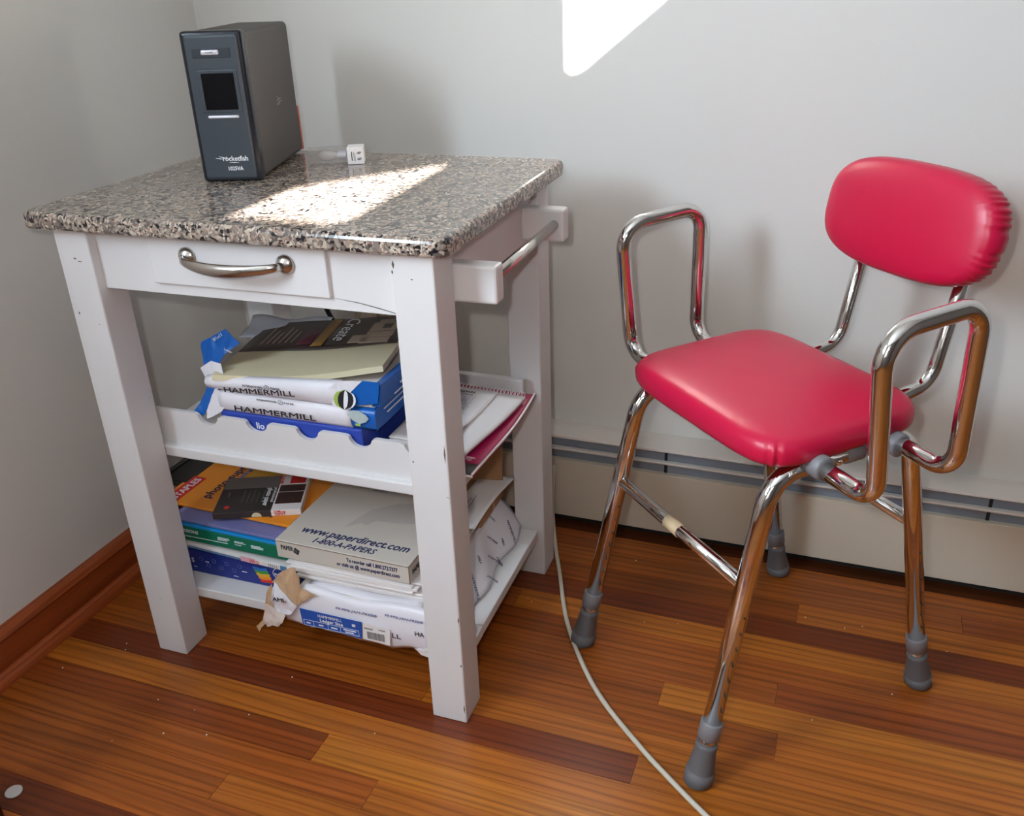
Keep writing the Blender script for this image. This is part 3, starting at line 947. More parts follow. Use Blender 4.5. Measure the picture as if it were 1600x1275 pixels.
bm = bmesh.new()
nx, ny = 24, 16
lay = []
for z in (0.0, 0.010):
    lay.append([[bm.verts.new((pw * i / nx, pd_ * j / ny, z + padz(pw * i / nx, pd_ * j / ny))) for j in range(ny + 1)] for i in range(nx + 1)])
for i in range(nx):
    for j in range(ny):
        bm.faces.new((lay[1][i][j], lay[1][i + 1][j], lay[1][i + 1][j + 1], lay[1][i][j + 1]))
        bm.faces.new((lay[0][i][j], lay[0][i][j + 1], lay[0][i + 1][j + 1], lay[0][i + 1][j]))
for i in range(nx):
    for j in (0, ny):
        bm.faces.new((lay[0][i][j], lay[0][i + 1][j], lay[1][i + 1][j], lay[1][i][j]))
for j in range(ny):
    for i in (0, nx):
        bm.faces.new((lay[0][i][j], lay[0][i][j + 1], lay[1][i][j + 1], lay[1][i][j]))
bm_obj('page_block', bm, M_CREAM, pad)
CY0 = 0.104
sheet('cover', lambda u, v: (0.003 + u * (pw - 0.006), CY0 + 0.002 * math.sin(9 * u) + v * (pd_ - CY0 - 0.002), 0.0128 + padz(pw * u, CY0 + v * (pd_ - CY0)) + 0.0015 * math.sin(PI * v)), 16, 8, 0.0012, M_COVER, pad)
CZ = 0.0185
sheet('gold_band', lambda u, v: (0.128 + u * 0.020, CY0 + 0.004 + v * (pd_ - CY0 - 0.008), CZ), 2, 6, 0.0003, M_GOLD, pad)
sheet('plum_block', lambda u, v: (0.098 + u * 0.027, CY0 + 0.016 + v * 0.085, CZ), 2, 2, 0.0003, M_PLUM, pad)
boxes('small_print', [(0.03 + 0.011 * i, 0.032 + 0.011 * i, CY0 + 0.03, CY0 + 0.11 - 0.012 * (i % 3), CZ - 0.0003, CZ) for i in range(6)], M_TAUPE, pad)
text('lettering', 'Create', 0.036, M_WHITEINK, pad, T(0.160, pd_ - 0.010, CZ, rz=-PI / 2), 0.0002, shear=0.3, width=0.112)
boxes('small_print', [(0.153, 0.155, CY0 + 0.05, CY0 + 0.10, CZ - 0.0003, CZ), (0.1565, 0.1575, CY0 + 0.06, CY0 + 0.09, CZ - 0.0003, CZ)], M_INKG, pad)
for (a, b, c, d) in ((0.215, 0.262, CY0 + 0.064, CY0 + 0.108), (0.222, 0.250, CY0 + 0.094, CY0 + 0.124), (0.2555, 0.279, CY0 + 0.086, CY0 + 0.126), (0.215, 0.263, CY0 + 0.036, CY0 + 0.060), (0.192, 0.224, CY0 + 0.010, CY0 + 0.046), (0.212, 0.262, CY0 + 0.006, CY0 + 0.032)):
    box('block_print', a, b, c, d, CZ - 0.0006, CZ + 0.0002, M_TAUPE, pad)
box('block_print', 0.236, 0.252, CY0 + 0.076, CY0 + 0.098, CZ, CZ + 0.0005, M_COVER, pad)

# loose pale sleeve behind the pad
sl = sheet('plastic_sleeve', lambda u, v: (u * 0.15 - 0.075, v * 0.09, 0.003 * math.sin(5 * u + 1) + 0.006 * v * v + 0.004 * math.sin(7 * v + 9 * u) * v), 20, 8, 0.0006, M_FILM, None,
           CART @ T(0.180, 0.262, 0.530, rz=0.3))
tag(sl, 'pale blue crinkled plastic sleeve sticking out behind the drawing pad', 'plastic sleeve')


# spiral notebooks
def spiral(parent, p0, p1, n, r, mat=M_WHITEINK):
    p0, p1 = Vector(p0), Vector(p1)
    t = (p1 - p0).normalized()
    s = Vector((-t.y, t.x, 0))
    for i in range(n):
        c = p0 + (p1 - p0) * (i + 0.5) / n
        pts = [c + s * (r * math.cos(a)) + Vector((0, 0, r * 0.8 * math.sin(a))) + t * (0.0012 * k / 8) for k, a in enumerate([2 * PI * j / 8 for j in range(9)])]
        tube('coil', pts, 0.0006, mat, parent, 5)


nb = thing('spiral_notebook', 'magenta spiral notebook half hidden between the blue carton and front cart leg', 'notebook', CART @ T(0.522, 0.22, ZS))
box('back_cover', -0.086, 0.048, -0.125, 0.125, 0.0, 0.0025, M_MAG, nb)
box('page_block', -0.080, 0.046, -0.122, 0.122, 0.0027, 0.0125, M_PAPER, nb)
box('front_cover', -0.086, -0.066, -0.125, 0.125, 0.0127, 0.0145, M_MAG, nb)
spiral(nb, (-0.080, -0.115, 0.0125), (-0.080, 0.115, 0.0125), 26, 0.0045)
NBM = CART @ T(0.614, 0.0735, 0.4255, rz=-0.045) @ Matrix.Rotation(0.055, 4, 'X')
na = thing('spiral_notebook', 'open graph-paper notebook with magenta back jutting out of the right side', 'notebook', NBM)
nw, nh = 0.17, 0.268


def nbz(u, v):
    return -0.010 * math.sin(PI * v) * u + 0.002 * math.sin(2 * PI * v) * u


sheet('back_cover', lambda u, v: (-nw + u * nw, v * nh, nbz(u, v)), 10, 16, 0.002, M_MAG, na)
rim = sheet('cover_edge', lambda u, v: (-0.0025 + u * 0.003, v * nh, nbz(1, v) + 0.0006), 1, 16, 0.0032, M_PAPER, na)
sheet('cover_edge', lambda u, v: (-nw + u * nw, -0.002 + 0.0028 * v, 0.0006), 10, 1, 0.0032, M_PAPER, na)
sheet('cover_footer', lambda u, v: (-0.06 + u * 0.057, 0.002 + v * 0.032, nbz(1, v * .13) + 0.0012), 4, 3, 0.0006, M_BLACKB, na)
boxes('small_print', [(-0.035, -0.016, 0.046, 0.0475, -0.0012, 0.0016), (-0.034, -0.02, 0.040, 0.0415, -0.0012, 0.0016)], M_PALEPINK, na)
sheet('graph_page', lambda u, v: (-nw + 0.004 + u * (nw - 0.012 - 0.026 * (1 - v)), 0.014 + v * (nh - 0.042), 0.0095 + nbz(u * .7, v) + 0.004 * u * math.sin(PI * v)), 12, 12, 0.006, M_PAPER, na)
sheet('loose_page', lambda u, v: (-nw + 0.004 + u * (nw - 0.06 - 0.010 * (1 - v)), 0.046 + v * (nh - 0.078), 0.0135 + nbz(u * .6, v) + 0.007 * (u ** 3) * (1 - v)), 12, 12, 0.0006, M_PAPER, na)
bm = bmesh.new()
for i in range(22):
    bm_box(bm, -nw + 0.008, -0.085, 0.06 + i * 0.007, 0.0602 + i * 0.007, 0.0112, 0.0128)
for i in range(11):
    bm_box(bm, -nw + 0.01 + i * 0.007, -nw + 0.0102 + i * 0.007, 0.055, 0.222, 0.0112, 0.0128)
bm_obj('graph_lines', bm, plain('graph_ink', srgb(206, 206, 214), 0.6), na)
text('lettering', 'UDMARK', 0.0085, M_INK, na, T(-nw + 0.045, 0.218, 0.0145), 0.0002, width=0.034, bold=0.0002)
text('lettering', 'SYSTEMS', 0.006, M_INKG, na, T(-nw + 0.045, 0.210, 0.0145), 0.0002, width=0.032)
spiral(na, (-0.010, nh - 0.022, 0.0075), (-nw + 0.004, nh - 0.022, 0.0095), 24, 0.0072, M_PAPER)

# ------------------------------------------------------------------ bottom shelf, left pile
ZB = 0.1064
jb = thing('inkjet_paper_box', 'navy blue carton with rainbow print at the bottom of the left pile', 'carton', CART @ T(0.115, 0.215, ZB))
box('carton', -0.118, 0.125, -0.112, 0.10, 0, 0.0485, M_NAVY, jb, 0.002)
for i, mt in enumerate((plain('print_blue', srgb(40, 110, 200)), plain('print_green', srgb(70, 150, 60)), M_YELLOW, M_ORANGE, M_RED)):
    z1 = 0.0405 - i * 0.0062
    poly('rainbow_print', [(0.043 + 0.003 * i, -0.1124, z1), (0.060, -0.1124, z1 - 0.002), (0.073 + 0.002 * i, -0.1124, z1 + 0.001), (0.073 + 0.002 * i, -0.1124, z1 - 0.0055), (0.06, -0.1124, z1 - 0.008), (0.043 + 0.003 * i, -0.1124, z1 - 0.006)], 0.0003, mt, jb, off=(0, -1, 0))
bm = bmesh.new()
for i in range(7):
    cx_, cz_ = -0.07 + 0.014 * i, 0.033 - 0.012 * (i % 2)
    pts = [(cx_ + 0.004 * math.cos(a), -0.1123, cz_ + 0.004 * math.sin(a)) for a in [2 * PI * k / 10 for k in range(11)]]
    bm_tube(bm, pts, 0.0005, 4)
bm_obj('icon_print', bm, plain('icon_ink', srgb(96, 104, 160)), jb)
text('lettering', 'S', 0.014, M_WHITEINK, jb, front(-0.093, -0.1124, 0.022), 0.0002, bold=0.0003)
text('lettering', 'indigo', 0.0085, M_WHITEINK, jb, front(0.088, -0.1128, 0.030), 0.0003, bold=0.0002)
bm = bmesh.new()
pts = [(0.102 + 0.017 * math.cos(a), -0.1124, 0.034 + 0.0125 * math.sin(a)) for a in [2 * PI * k / 20 for k in range(21)]]
bm_tube(bm, pts, 0.0005, 5)
bm_obj('round_emblem', bm, M_WHITEINK, jb)
boxes('small_print', [(-0.062, -0.054, -0.1124, -0.112, 0.0275, 0.0287), (0.017, 0.028, -0.1124, -0.112, 0.022, 0.0235), (-0.003, 0.007, -0.1124, -0.112, 0.008, 0.0092), (-0.09, -0.083, -0.1124, -0.112, 0.012, 0.013)], M_WHITEINK, jb)

mg = thing('magazine', 'white magazine slanting between the navy carton and the green pack', 'magazine', CART @ T(0.122, 0.205, 0.1668) @ Matrix.Rotation(0.052, 4, 'Y'))
box('page_block', -0.122, 0.122, -0.11, 0.10, -0.0052, 0.0052, M_PAPER, mg, 0.001)
box('spine_print', -0.122, 0.02, -0.1106, -0.1095, -0.004, 0.0, M_STEELBLUE, mg)
box('spine_print', 0.02, 0.05, -0.1106, -0.1095, -0.005, 0.005, M_PALEPINK, mg)
box('spine_print', 0.102, 0.1215, -0.1106, -0.1095, -0.005, 0.005, M_STEELBLUE, mg)
text('lettering', 'W/O', 0.010, M_RED, mg, front(0.038, -0.1108, -0.0035), 0.0002)
boxes('small_print', [(0.078 + 0.004 * i, 0.079 + 0.004 * i, -0.1109, -0.1105, -0.0035, 0.0035) for i in range(5)], M_INKG, mg)

gp = thing('paper_pack', 'green sealed paper pack with bright blue top edge in left pile', 'paper pack', CART @ T(0.118, 0.205, 0.1828))
hexa('pack', [(-0.118, -0.108, -0.0015), (0.130, -0.108, -0.0045), (0.130, 0.10, 0), (-0.118, 0.10, 0)], [(-0.118, -0.108, 0.030), (0.130, -0.108, 0.0245), (0.130, 0.10, 0.0285), (-0.118, 0.10, 0.030)], M_GREEN, gp, 0.002)
hexa('blue_edge', [(-0.118, -0.109, 0.0305), (0.130, -0.109, 0.025), (0.130, 0.10, 0.029), (-0.118, 0.10, 0.0305)], [(-0.118, -0.109, 0.0355), (0.130, -0.109, 0.0295), (0.130, 0.10, 0.0335), (-0.118, 0.10, 0.0355)], M_CYAN, gp, 0.001)
text('lettering', 'ERSIONS', 0.0095, M_WHITEINK, gp, front(-0.098, -0.1088, 0.0175, -0.03), 0.0002, bold=0.0002)
boxes('small_print', [(x, x + wd_, -0.1089, -0.108, z, z + 0.0008) for (x, wd_, z) in ((-0.02, 0.025, 0.018), (-0.02, 0.025, 0.0155), (-0.02, 0.02, 0.013), (0.015, 0.02, 0.016), (0.015, 0.024, 0.0135), (0.015, 0.014, 0.009), (0.05, 0.02, 0.014), (0.05, 0.025, 0.0115), (0.05, 0.025, 0.009), (-0.11, 0.11, 0.008))], M_WHITEINK, gp)

lp = box('paper_pack', -0.118, 0.128, -0.106, 0.10, 0.0, 0.006, M_LILAC, None, 0.0015, mw=CART @ T(0.118, 0.205, 0.2176) @ Matrix.Rotation(0.020, 4, 'Y'))
tag(lp, 'thin lilac glossy paper pack between the green pack and the orange pack', 'paper pack')

opm = CART @ T(-0.052, 0.135, 0.2268, rz=-0.03)
op = thing('photo_paper_pack', 'orange photo paper pack with red store logo in left pile', 'paper pack', opm)
box('pack', 0, 0.285, 0, 0.20, 0, 0.0055, M_ORANGE, op, 0.0012)
box('yellow_print', 0.108, 0.185, 0.10, 0.195, 0.0056, 0.0059, M_YELLOW, op)
lb = box('logo_patch', 0.008, 0.036, 0.005, 0.092, 0.0056, 0.0060, M_RED, op)
text('lettering', 'STAPLES', 0.021, M_WHITEINK, lb, T(0.030, 0.010, 0.0062, rz=PI / 2), 0.0002, bold=0.0004, width=0.075)
text('lettering', 'photo supreme', 0.026, M_INKB, op, T(0.088, 0.032, 0.0059, rz=PI / 2), 0.0002, bold=0.0006, width=0.165)
text('lettering', 'matte paper', 0.013, M_CYAN, op, T(0.103, 0.105, 0.0061, rz=PI / 2), 0.0002, bold=0.0003)
text('lettering', '50', 0.016, M_INKB, op, T(0.225, 0.012, 0.0059), 0.0002, bold=0.0004)

od = thing('photo_paper_box', 'small black photo paper box lying askew on the orange pack', 'paper box', CART @ T(0.090, 0.104, 0.2326, rz=0.39))
ow, odp, oh = 0.158, 0.125, 0.0125
box('carton', 0, ow * 0.66, 0, odp, 0, oh, M_BLACKB, od, 0.001)
box('label_end', ow * 0.66, ow, 0, odp, 0, oh, M_PAPER, od, 0.001)
box('grey_print', 0.002, ow * 0.655, odp * 0.66, odp - 0.001, oh, oh + 0.0003, M_GREYB, od)
box('photo_print', ow * 0.68, ow - 0.003, 0.022, 0.062, oh, oh + 0.0003, M_PHOTO, od)
box('photo_print', ow * 0.68, ow - 0.003, 0.064, 0.088, oh, oh + 0.0003, M_PHOTO, od)
box('red_label', ow * 0.78, ow - 0.006, 0.093, odp - 0.001, oh, oh + 0.0003, M_RED, od)
text('lettering', 'photo paper', 0.014, M_WHITEINK, od, T(ow * 0.545, odp * 0.64, oh + 0.0002, rz=-PI / 2), 0.0002, bold=0.0003, width=0.062)
text('lettering', 'professional', 0.009, M_WHITEINK, od, T(ow * 0.62, odp * 0.64, oh + 0.0002, rz=-PI / 2), 0.0002, width=0.05)
boxes('small_print', [(0.045 + 0.009 * i, 0.0456 + 0.009 * i, 0.03, 0.075 - 0.006 * (i % 2), oh, oh + 0.0003) for i in range(5)] + [(0.016, 0.018, 0.055, 0.07, oh, oh + 0.0003)], M_GREYPL, od)
text('lettering', 'Office', 0.0085, M_RED, od, front(ow * 0.69, -0.0004, 0.006), 0.0002, bold=0.0002)
text('lettering', 'DEPOT', 0.006, M_RED, od, front(ow * 0.70, -0.0004, 0.0015), 0.0002, bold=0.0002)
text('lettering', 'Office DEPOT', 0.011, M_RED, od, T(ow * 0.70, odp * 0.74, oh + 0.0003, rz=PI / 2), 0.0002, width=0.03)
for nm_, (a, b), rr_, mt in (('seal', (0.022, 0.018), 0.005, M_RED), ):
    poly(nm_, [(a + rr_ * math.cos(2 * PI * k / 14), b + rr_ * math.sin(2 * PI * k / 14), oh + 0.0001) for k in range(14)], 0.0003, mt, od)
poly('seal', [(0.078 + 0.009 * math.cos(PI * k / 10), -0.0002, 0.001 + 0.009 * math.sin(PI * k / 10)) for k in range(11)], 0.0003, M_CREAM, od, off=(0, -1, 0))

bk = box('binder', 0, 0.075, 0, 0.20, 0, 0.012, M_BLK, None, 0.002, mw=CART @ T(-0.120, 0.17, 0.2062, rz=-0.02))
# rests on the packs' left ends
tag(bk, 'black binder poking out at the far left behind the orange pack', 'binder')
bk.matrix_world = CART @ T(-0.112, 0.20, 0.2206, rz=-0.02)
box('clip', 0.01, 0.016, 0.01, 0.19, 0.0122, 0.014, M_UPSE, bk)

# ------------------------------------------------------------------ bottom shelf, right pile
lr = thing('ledger_paper_ream', 'large torn ream of ledger paper on the bottom shelf under the loose sheets', 'paper ream', CART @ T(0.40, 0.25, ZB))
LX, LY, LZ = 0.40, 0.25, ZB
bxp = lambda pts: loc(LX, LY, LZ, pts)
box('paper_block', 0.285 - LX, 0.520 - LX, 0.055 - LY, 0.425 - LY, 0.0, 0.058, M_PAPER, lr, 0.002)
rg = random.Random(11)
bot = [(0.247, .092), (0.275, .090), (0.304, .084), (0.318, .090), (0.335, .085), (0.361, .086), (0.40, .081), (0.435, .083), (0.46, .079), (0.48, .086), (0.497, .090), (0.508, .088), (0.526, .080)]


def wz(x):
    for (a, za), (b, zb) in zip(bot, bot[1:]):
        if a <= x <= b:
            return za + (zb - za) * (x - a) / (b - a)
    return bot[-1][1]


def wfn(u, v):
    x = 0.256 + u * 0.274
    zb = wz(x)
    zt = 0.168 + 0.004 * math.sin(9 * u) - 0.006 * (u < .15)
    z = zb + (zt - zb) * v
    y = 0.0515 - 0.0075 * math.sin(PI * min(1, v * 1.05)) ** 0.7 - 0.004 * (1 - v) + (0.006 if v > 0.99 else 0)
    return (x - LX, y - LY, z - LZ)


sheet('wrapper_front', wfn, 40, 12, 0.0008, M_WRAP, lr)
sheet('wrapper_top', lambda u, v: (0.30 + u * 0.215 - LX, 0.056 + v * 0.05 - LY, 0.1665 + 0.002 * math.sin(8 * u) - LZ), 12, 4, 0.0008, M_WRAP, lr)
sheet('wrapper_side', lambda u, v: (0.506 + 0.062 * (u ** 0.8) + 0.006 * math.sin(14 * v + 3 * u) - LX, 0.10 + v * 0.325 - LY, 0.166 - 0.055 * u + 0.004 * math.sin(9 * v) * (1 - u) - LZ), 10, 24, 0.0008, M_WRAP, lr)
rw = random.Random(4)
for k in range(13):
    u_, v_ = 0.15 + 0.75 * ((k * 0.37) % 1.0), 0.05 + 0.068 * k
    px_ = 0.506 + 0.062 * (u_ ** 0.8) + 0.006 * math.sin(14 * v_ + 3 * u_) - LX
    py_ = 0.10 + v_ * 0.325 - LY
    pz_ = 0.166 - 0.055 * u_ + 0.004 * math.sin(9 * v_) * (1 - u_) - LZ
    text('lettering', ['HAMMERMILL', 'JAM-FREE', 'MILL', 'HAMMER'][k % 4], [0.0085, 0.006, 0.0085, 0.0085][k % 4], M_INKB, lr,
         T(px_ + 0.0014, py_, pz_ + 0.0016, ry=0.75) @ Matrix.Rotation([-0.6, 0.3, -0.75, 0.15][k % 4] + rw.uniform(-.2, .2), 4, 'Z'), 0.0002)
# label, barcode and slogans on the front of the wrapper
yf = 0.0395
lab = poly('blue_label', bxp([(0.292, yf, 0.131), (0.412, yf - .001, 0.1300), (0.409, yf - .001, 0.094), (0.352, yf - .001, 0.097), (0.312, yf - .0005, 0.098), (0.306, yf, 0.0945), (0.294, yf, 0.098)]), 0.0006, M_NAVY if False else plain('label_blue', srgb(30, 82, 168), 0.35), lr, off=(0, -1, 0))
ly_ = yf - 0.0022 - LY
text('lettering', 'HAMMERMILL', 0.0085, M_WHITEINK, lab, front(0.328 - LX, ly_, 0.1215 - LZ, 0.0), 0.0002, width=0.046)
text('lettering', 'Ledger Size', 0.0088, M_WHITEINK, lab, front(0.331 - LX, ly_, 0.113 - LZ), 0.0002, bold=0.0003, width=0.044)
boxes('label_rules', [(a - LX, b - LX, ly_, ly_ + 0.0005, c - LZ, d - LZ) for a, b, c, d in ((0.298, 0.404, 0.110, 0.1105), (0.298, 0.404, 0.0985, 0.099), (0.298, 0.2985, 0.0985, 0.110), (0.404, 0.4045, 0.0985, 0.1105), (0.317, 0.3175, 0.0985, 0.110), (0.345, 0.3455, 0.0985, 0.110), (0.369, 0.3695, 0.0985, 0.110), (0.327, 0.336, 0.103, 0.1055), (0.351, 0.363, 0.103, 0.1055), (0.375, 0.399, 0.1055, 0.1075), (0.378, 0.394, 0.101, 0.103), (0.303, 0.311, 0.103, 0.1055), (0.393, 0.399, 0.117, 0.122))], M_WHITEINK, lab)
bc = poly('barcode_label', bxp([(0.414, yf - .001, 0.131), (0.464, yf - .0005, 0.1275), (0.461, yf - .0005, 0.092), (0.411, yf - .001, 0.0955)]), 0.0006, M_PAPER, lr, off=(0, -1, 0))
rb_ = random.Random(5)
bl_ = []
xx = 0.4205
while xx < 0.4525:
    wdt = rb_.choice([0.0005, 0.0008, 0.0013])
    bl_.append((xx - LX, xx + wdt - LX, ly_, ly_ + 0.0005, 0.0985 - LZ, 0.1135 - LZ))
    xx += wdt + rb_.choice([0.0006, 0.0009, 0.0012])
bl_ += [(0.443 - LX, 0.455 - LX, ly_, ly_ + 0.0005, 0.1205 - LZ, 0.1225 - LZ), (0.416 - LX, 0.432 - LX, ly_, ly_ + 0.0005, 0.1185 - LZ, 0.121 - LZ)]
boxes('barcode', bl_, M_INKG, bc)
text('lettering', '99.99% JAM-FREE®', 0.0072, plain('slogan_ink', srgb(70, 88, 150)), lr, front(0.362 - LX, 0.0422 - LY, 0.1430 - LZ, 0.0), 0.0002, shear=0.3, width=0.078)
text('lettering', '99.99% JAM-FREE®', 0.0072, MATS['slogan_ink'], lr, front(0.455 - LX, 0.0422 - LY, 0.150 - LZ, 0.0), 0.0002, shear=0.3, width=0.070)
text('lettering', 'LL', 0.0135, M_INK, lr, front(0.4665 - LX, 0.0392 - LY, 0.1105 - LZ), 0.0002, width=0.016)
text('lettering', 'HA', 0.0135, M_INK, lr, front(0.5085 - LX, 0.0405 - LY, 0.1235 - LZ), 0.0002, width=0.017)
# torn, curled wrapper at the left front corner
flap('torn_flap', bxp([(0.288, 0.050, 0.208), (0.296, 0.046, 0.192), (0.298, 0.043, 0.170), (0.328, 0.040, 0.166), (0.310, 0.038, 0.155), (0.288, 0.036, 0.137), (0.272, 0.037, 0.153), (0.256, 0.040, 0.166), (0.240, 0.044, 0.170), (0.262, 0.048, 0.196)]), 0.0012, M_KRAFT, lr, amp=0.0045)
flap('torn_flap', bxp([(0.247, 0.041, 0.174), (0.270, 0.036, 0.156), (0.290, 0.034, 0.136), (0.276, 0.034, 0.118), (0.252, 0.033, 0.112), (0.244, 0.034, 0.135), (0.243, 0.036, 0.155)]), 0.0010, M_WRAP, lr, amp=0.0045)
text('lettering', 'AML', 0.011, M_INK, lr, front(0.2475 - LX, 0.0295 - LY, 0.1440 - LZ, 0.05), 0.0006, width=0.026)
flap('torn_flap', bxp([(0.240, 0.042, 0.168), (0.246, 0.036, 0.140), (0.240, 0.032, 0.118), (0.232, 0.032, 0.100), (0.226, 0.031, 0.090), (0.217, 0.031, 0.082), (0.205, 0.031, 0.066), (0.201, 0.032, 0.076), (0.216, 0.034, 0.092), (0.224, 0.036, 0.12), (0.230, 0.038, 0.150)]), 0.0010, M_KRAFT, lr, amp=0.0045)
flap('torn_flap', bxp([(0.228, 0.031, 0.132), (0.246, 0.029, 0.124), (0.268, 0.028, 0.117), (0.262, 0.028, 0.103), (0.252, 0.028, 0.091), (0.236, 0.029, 0.088), (0.222, 0.030, 0.078), (0.219, 0.031, 0.092)]), 0.0010, plain('inner_wrap', srgb(216, 200, 190), 0.6, bump=0.2, bscale=50), lr, amp=0.0045)
flap('torn_flap', bxp([(0.502, 0.046, 0.088), (0.532, 0.043, 0.108), (0.531, 0.045, 0.078), (0.515, 0.046, 0.082)]), 0.001, M_PAPER, lr, amp=0.0045)

ls = thing('loose_paper_stack', 'untidy stack of loose white sheets under the cream mail-order paper box', 'paper stack', CART @ T(0.385, 0.19, 0.1685))
z = 0.0
rl = random.Random(21)
for i in range(7):
    h = [0.007, 0.004, 0.006, 0.0045, 0.006, 0.004, 0.0035][i]
    dx, dy, ro = rl.uniform(-.008, .008), rl.uniform(-.006, .004), rl.uniform(-.02, .02)
    box('sheet_bundle', -0.118, 0.122, -0.118, 0.11, 0, h - 0.0006, M_PAPER, ls, 0.0008, mw=T(dx + (0.010 if i < 3 else -0.004), dy, z, rz=ro))
    z += h
poly('torn_scrap', [(0.112, -0.113, 0.018), (0.138, -0.108, 0.012), (0.142, -0.09, 0.006), (0.128, -0.108, 0.004)], 0.0008, M_PAPER, ls, off=(0, -1, 0))

pdm = CART @ T(0.2405, 0.0725, 0.2052, rz=-0.02)
pb_ = thing('mail_order_paper_box', 'cream flat paper box with web address printed on top, right pile', 'paper box', pdm)
bw_, bd_, bh_ = 0.2545, 0.214, 0.0355
box('carton', 0, bw_, 0, bd_, 0, bh_, M_PDBOX, pb_, 0.001)
boxes('lid_edge', [(0.0, bw_, -0.0006, 0.0006, bh_ - 0.0026, bh_ - 0.0014), (bw_ - 0.0006, bw_ + 0.0006, 0, bd_, bh_ - 0.0026, bh_ - 0.0014), (bw_ - 0.0012, bw_ + 0.0004, -0.0005, 0.0005, 0, bh_)], M_EDGE, pb_)
text('lettering', 'www.paperdirect.com', 0.026, M_INKB, pb_, T(0.030, 0.034, bh_ + 0.0002), 0.0002, shear=0.25, bold=0.0005, width=0.205)
text('lettering', '1-800-A-PAPERS', 0.020, M_INKB, pb_, T(0.066, 0.012, bh_ + 0.0002), 0.0002, shear=0.25, bold=0.0005, width=0.118)
text('lettering', 'PAPER', 0.0125, M_INK, pb_, front(0.010, -0.0004, 0.018, 0.0), 0.0002, bold=0.0004, width=0.024)
poly('logo_mark', [(0.034, -0.0002, 0.016), (0.043, -0.0002, 0.012), (0.047, -0.0002, 0.021), (0.038, -0.0002, 0.0265)], 0.0004, M_INK, pb_, off=(0, -1, 0))
boxes('logo_rules', [(0.0375 + .002 * i, 0.0381 + .002 * i, -0.0009, -0.0005, 0.0165, 0.0225) for i in range(3)], M_INKG, pb_)
text('lettering', 'To reorder call 1.800.272.7377', 0.0105, M_INKB, pb_, front(0.138, -0.0004, 0.0195), 0.0002, bold=0.0001, width=0.095)
text('lettering', 'or visit us @ www.paperdirect.com', 0.0105, M_INKB, pb_, front(0.118, -0.0004, 0.0085), 0.0002, bold=0.0001, width=0.118)
text('lettering', 'PAPER', 0.0125, M_INK, pb_, Matrix.Translation((bw_ + 0.0008, 0.010, 0.013)) @ Matrix.Rotation(PI / 2, 4, 'Z') @ Matrix.Rotation(PI / 2, 4, 'X'), 0.0002, bold=0.0004, width=0.03)
text('lettering', 'PAPER', 0.010, M_INKG, pb_, T(0.045, 0.196, bh_ + 0.0002), 0.0002, shear=0.3, width=0.03)
text('lettering', 'DIRECT', 0.008, M_INKG, pb_, T(0.085, 0.193, bh_ + 0.0002), 0.0002, shear=0.3, width=0.03)
poly('faded_print', [(x, y, bh_ + 0.0001) for x, y in ((0.095, 0.07), (0.103, 0.10), (0.115, 0.135), (0.15, 0.165), (0.20, 0.185), (0.245, 0.19), (0.248, 0.16), (0.225, 0.145), (0.215, 0.118), (0.18, 0.108), (0.14, 0.104), (0.128, 0.085), (0.118, 0.09))], 0.0002, M_SKETCH, pb_, off=(0, 0, 1))

kb = thing('kraft_mailer_box', 'brown cardboard carton at the back right of the bottom shelf', 'carton', CART @ T(0.41, 0.385, 0.1686))
box('carton', -0.10, 0.115, -0.08, 0.05, 0, 0.036, M_BROWN, kb, 0.001)
box('tape_strip', 0.1149, 0.1158, -0.02, -0.008, 0.002, 0.034, M_KRAFT, kb)
ev = thing('envelope', 'large white envelope lying over the brown carton at the right', 'envelope', CART @ T(0.47, 0.345, 0.2052))
sheet('envelope_body', lambda u, v: (-0.0 + u * 0.07 + 0.010 * v, -0.105 + v * 0.19, 0.003 + 0.009 * math.sin(PI * v) * u + 0.004 * u), 8, 12, 0.0015, M_PAPER, ev)
boxes('address_print', [(0.028 + .006 * i, 0.0292 + .006 * i, -0.05, -0.015 + 0.01 * i, 0.0105, 0.0117) for i in range(2)], M_INKG, ev)
cbd = box('cardboard_sheet', -0.045, 0.045, -0.002, 0.002, 0.0, 0.115, M_BROWN, None, 0.0, mw=CART @ T(0.508, 0.436, 0.2062) @ Matrix.Rotation(-0.12, 4, 'X'))
cbd.matrix_world = CART @ T(0.485, 0.412, 0.2052) @ Matrix.Rotation(-0.05, 4, 'X')
tag(cbd, 'brown cardboard sheet standing upright behind the white envelope', 'cardboard')

# ------------------------------------------------------------------ red stool with chrome arms
CU = Vector((0.716, -0.698, 0)).normalized()
ANG = math.atan2(CU.y, CU.x)
STM = Matrix.Translation((1.2381, -0.3956, 0)) @ Matrix.Rotation(ANG, 4, 'Z')
st = thing('perching_stool', 'red vinyl perching stool with chrome tube frame, arms and grey rubber feet', 'stool', STM)
fu, fv, tu, vf, vr, zf, zr = 0.1762, 0.224, 0.158, -0.1261, 0.1202, 0.4904, 0.4966
LR = 0.0138


def along(a, b, d):
    a, b = Vector(a), Vector(b)
    return a + (b - a).normalized() * d


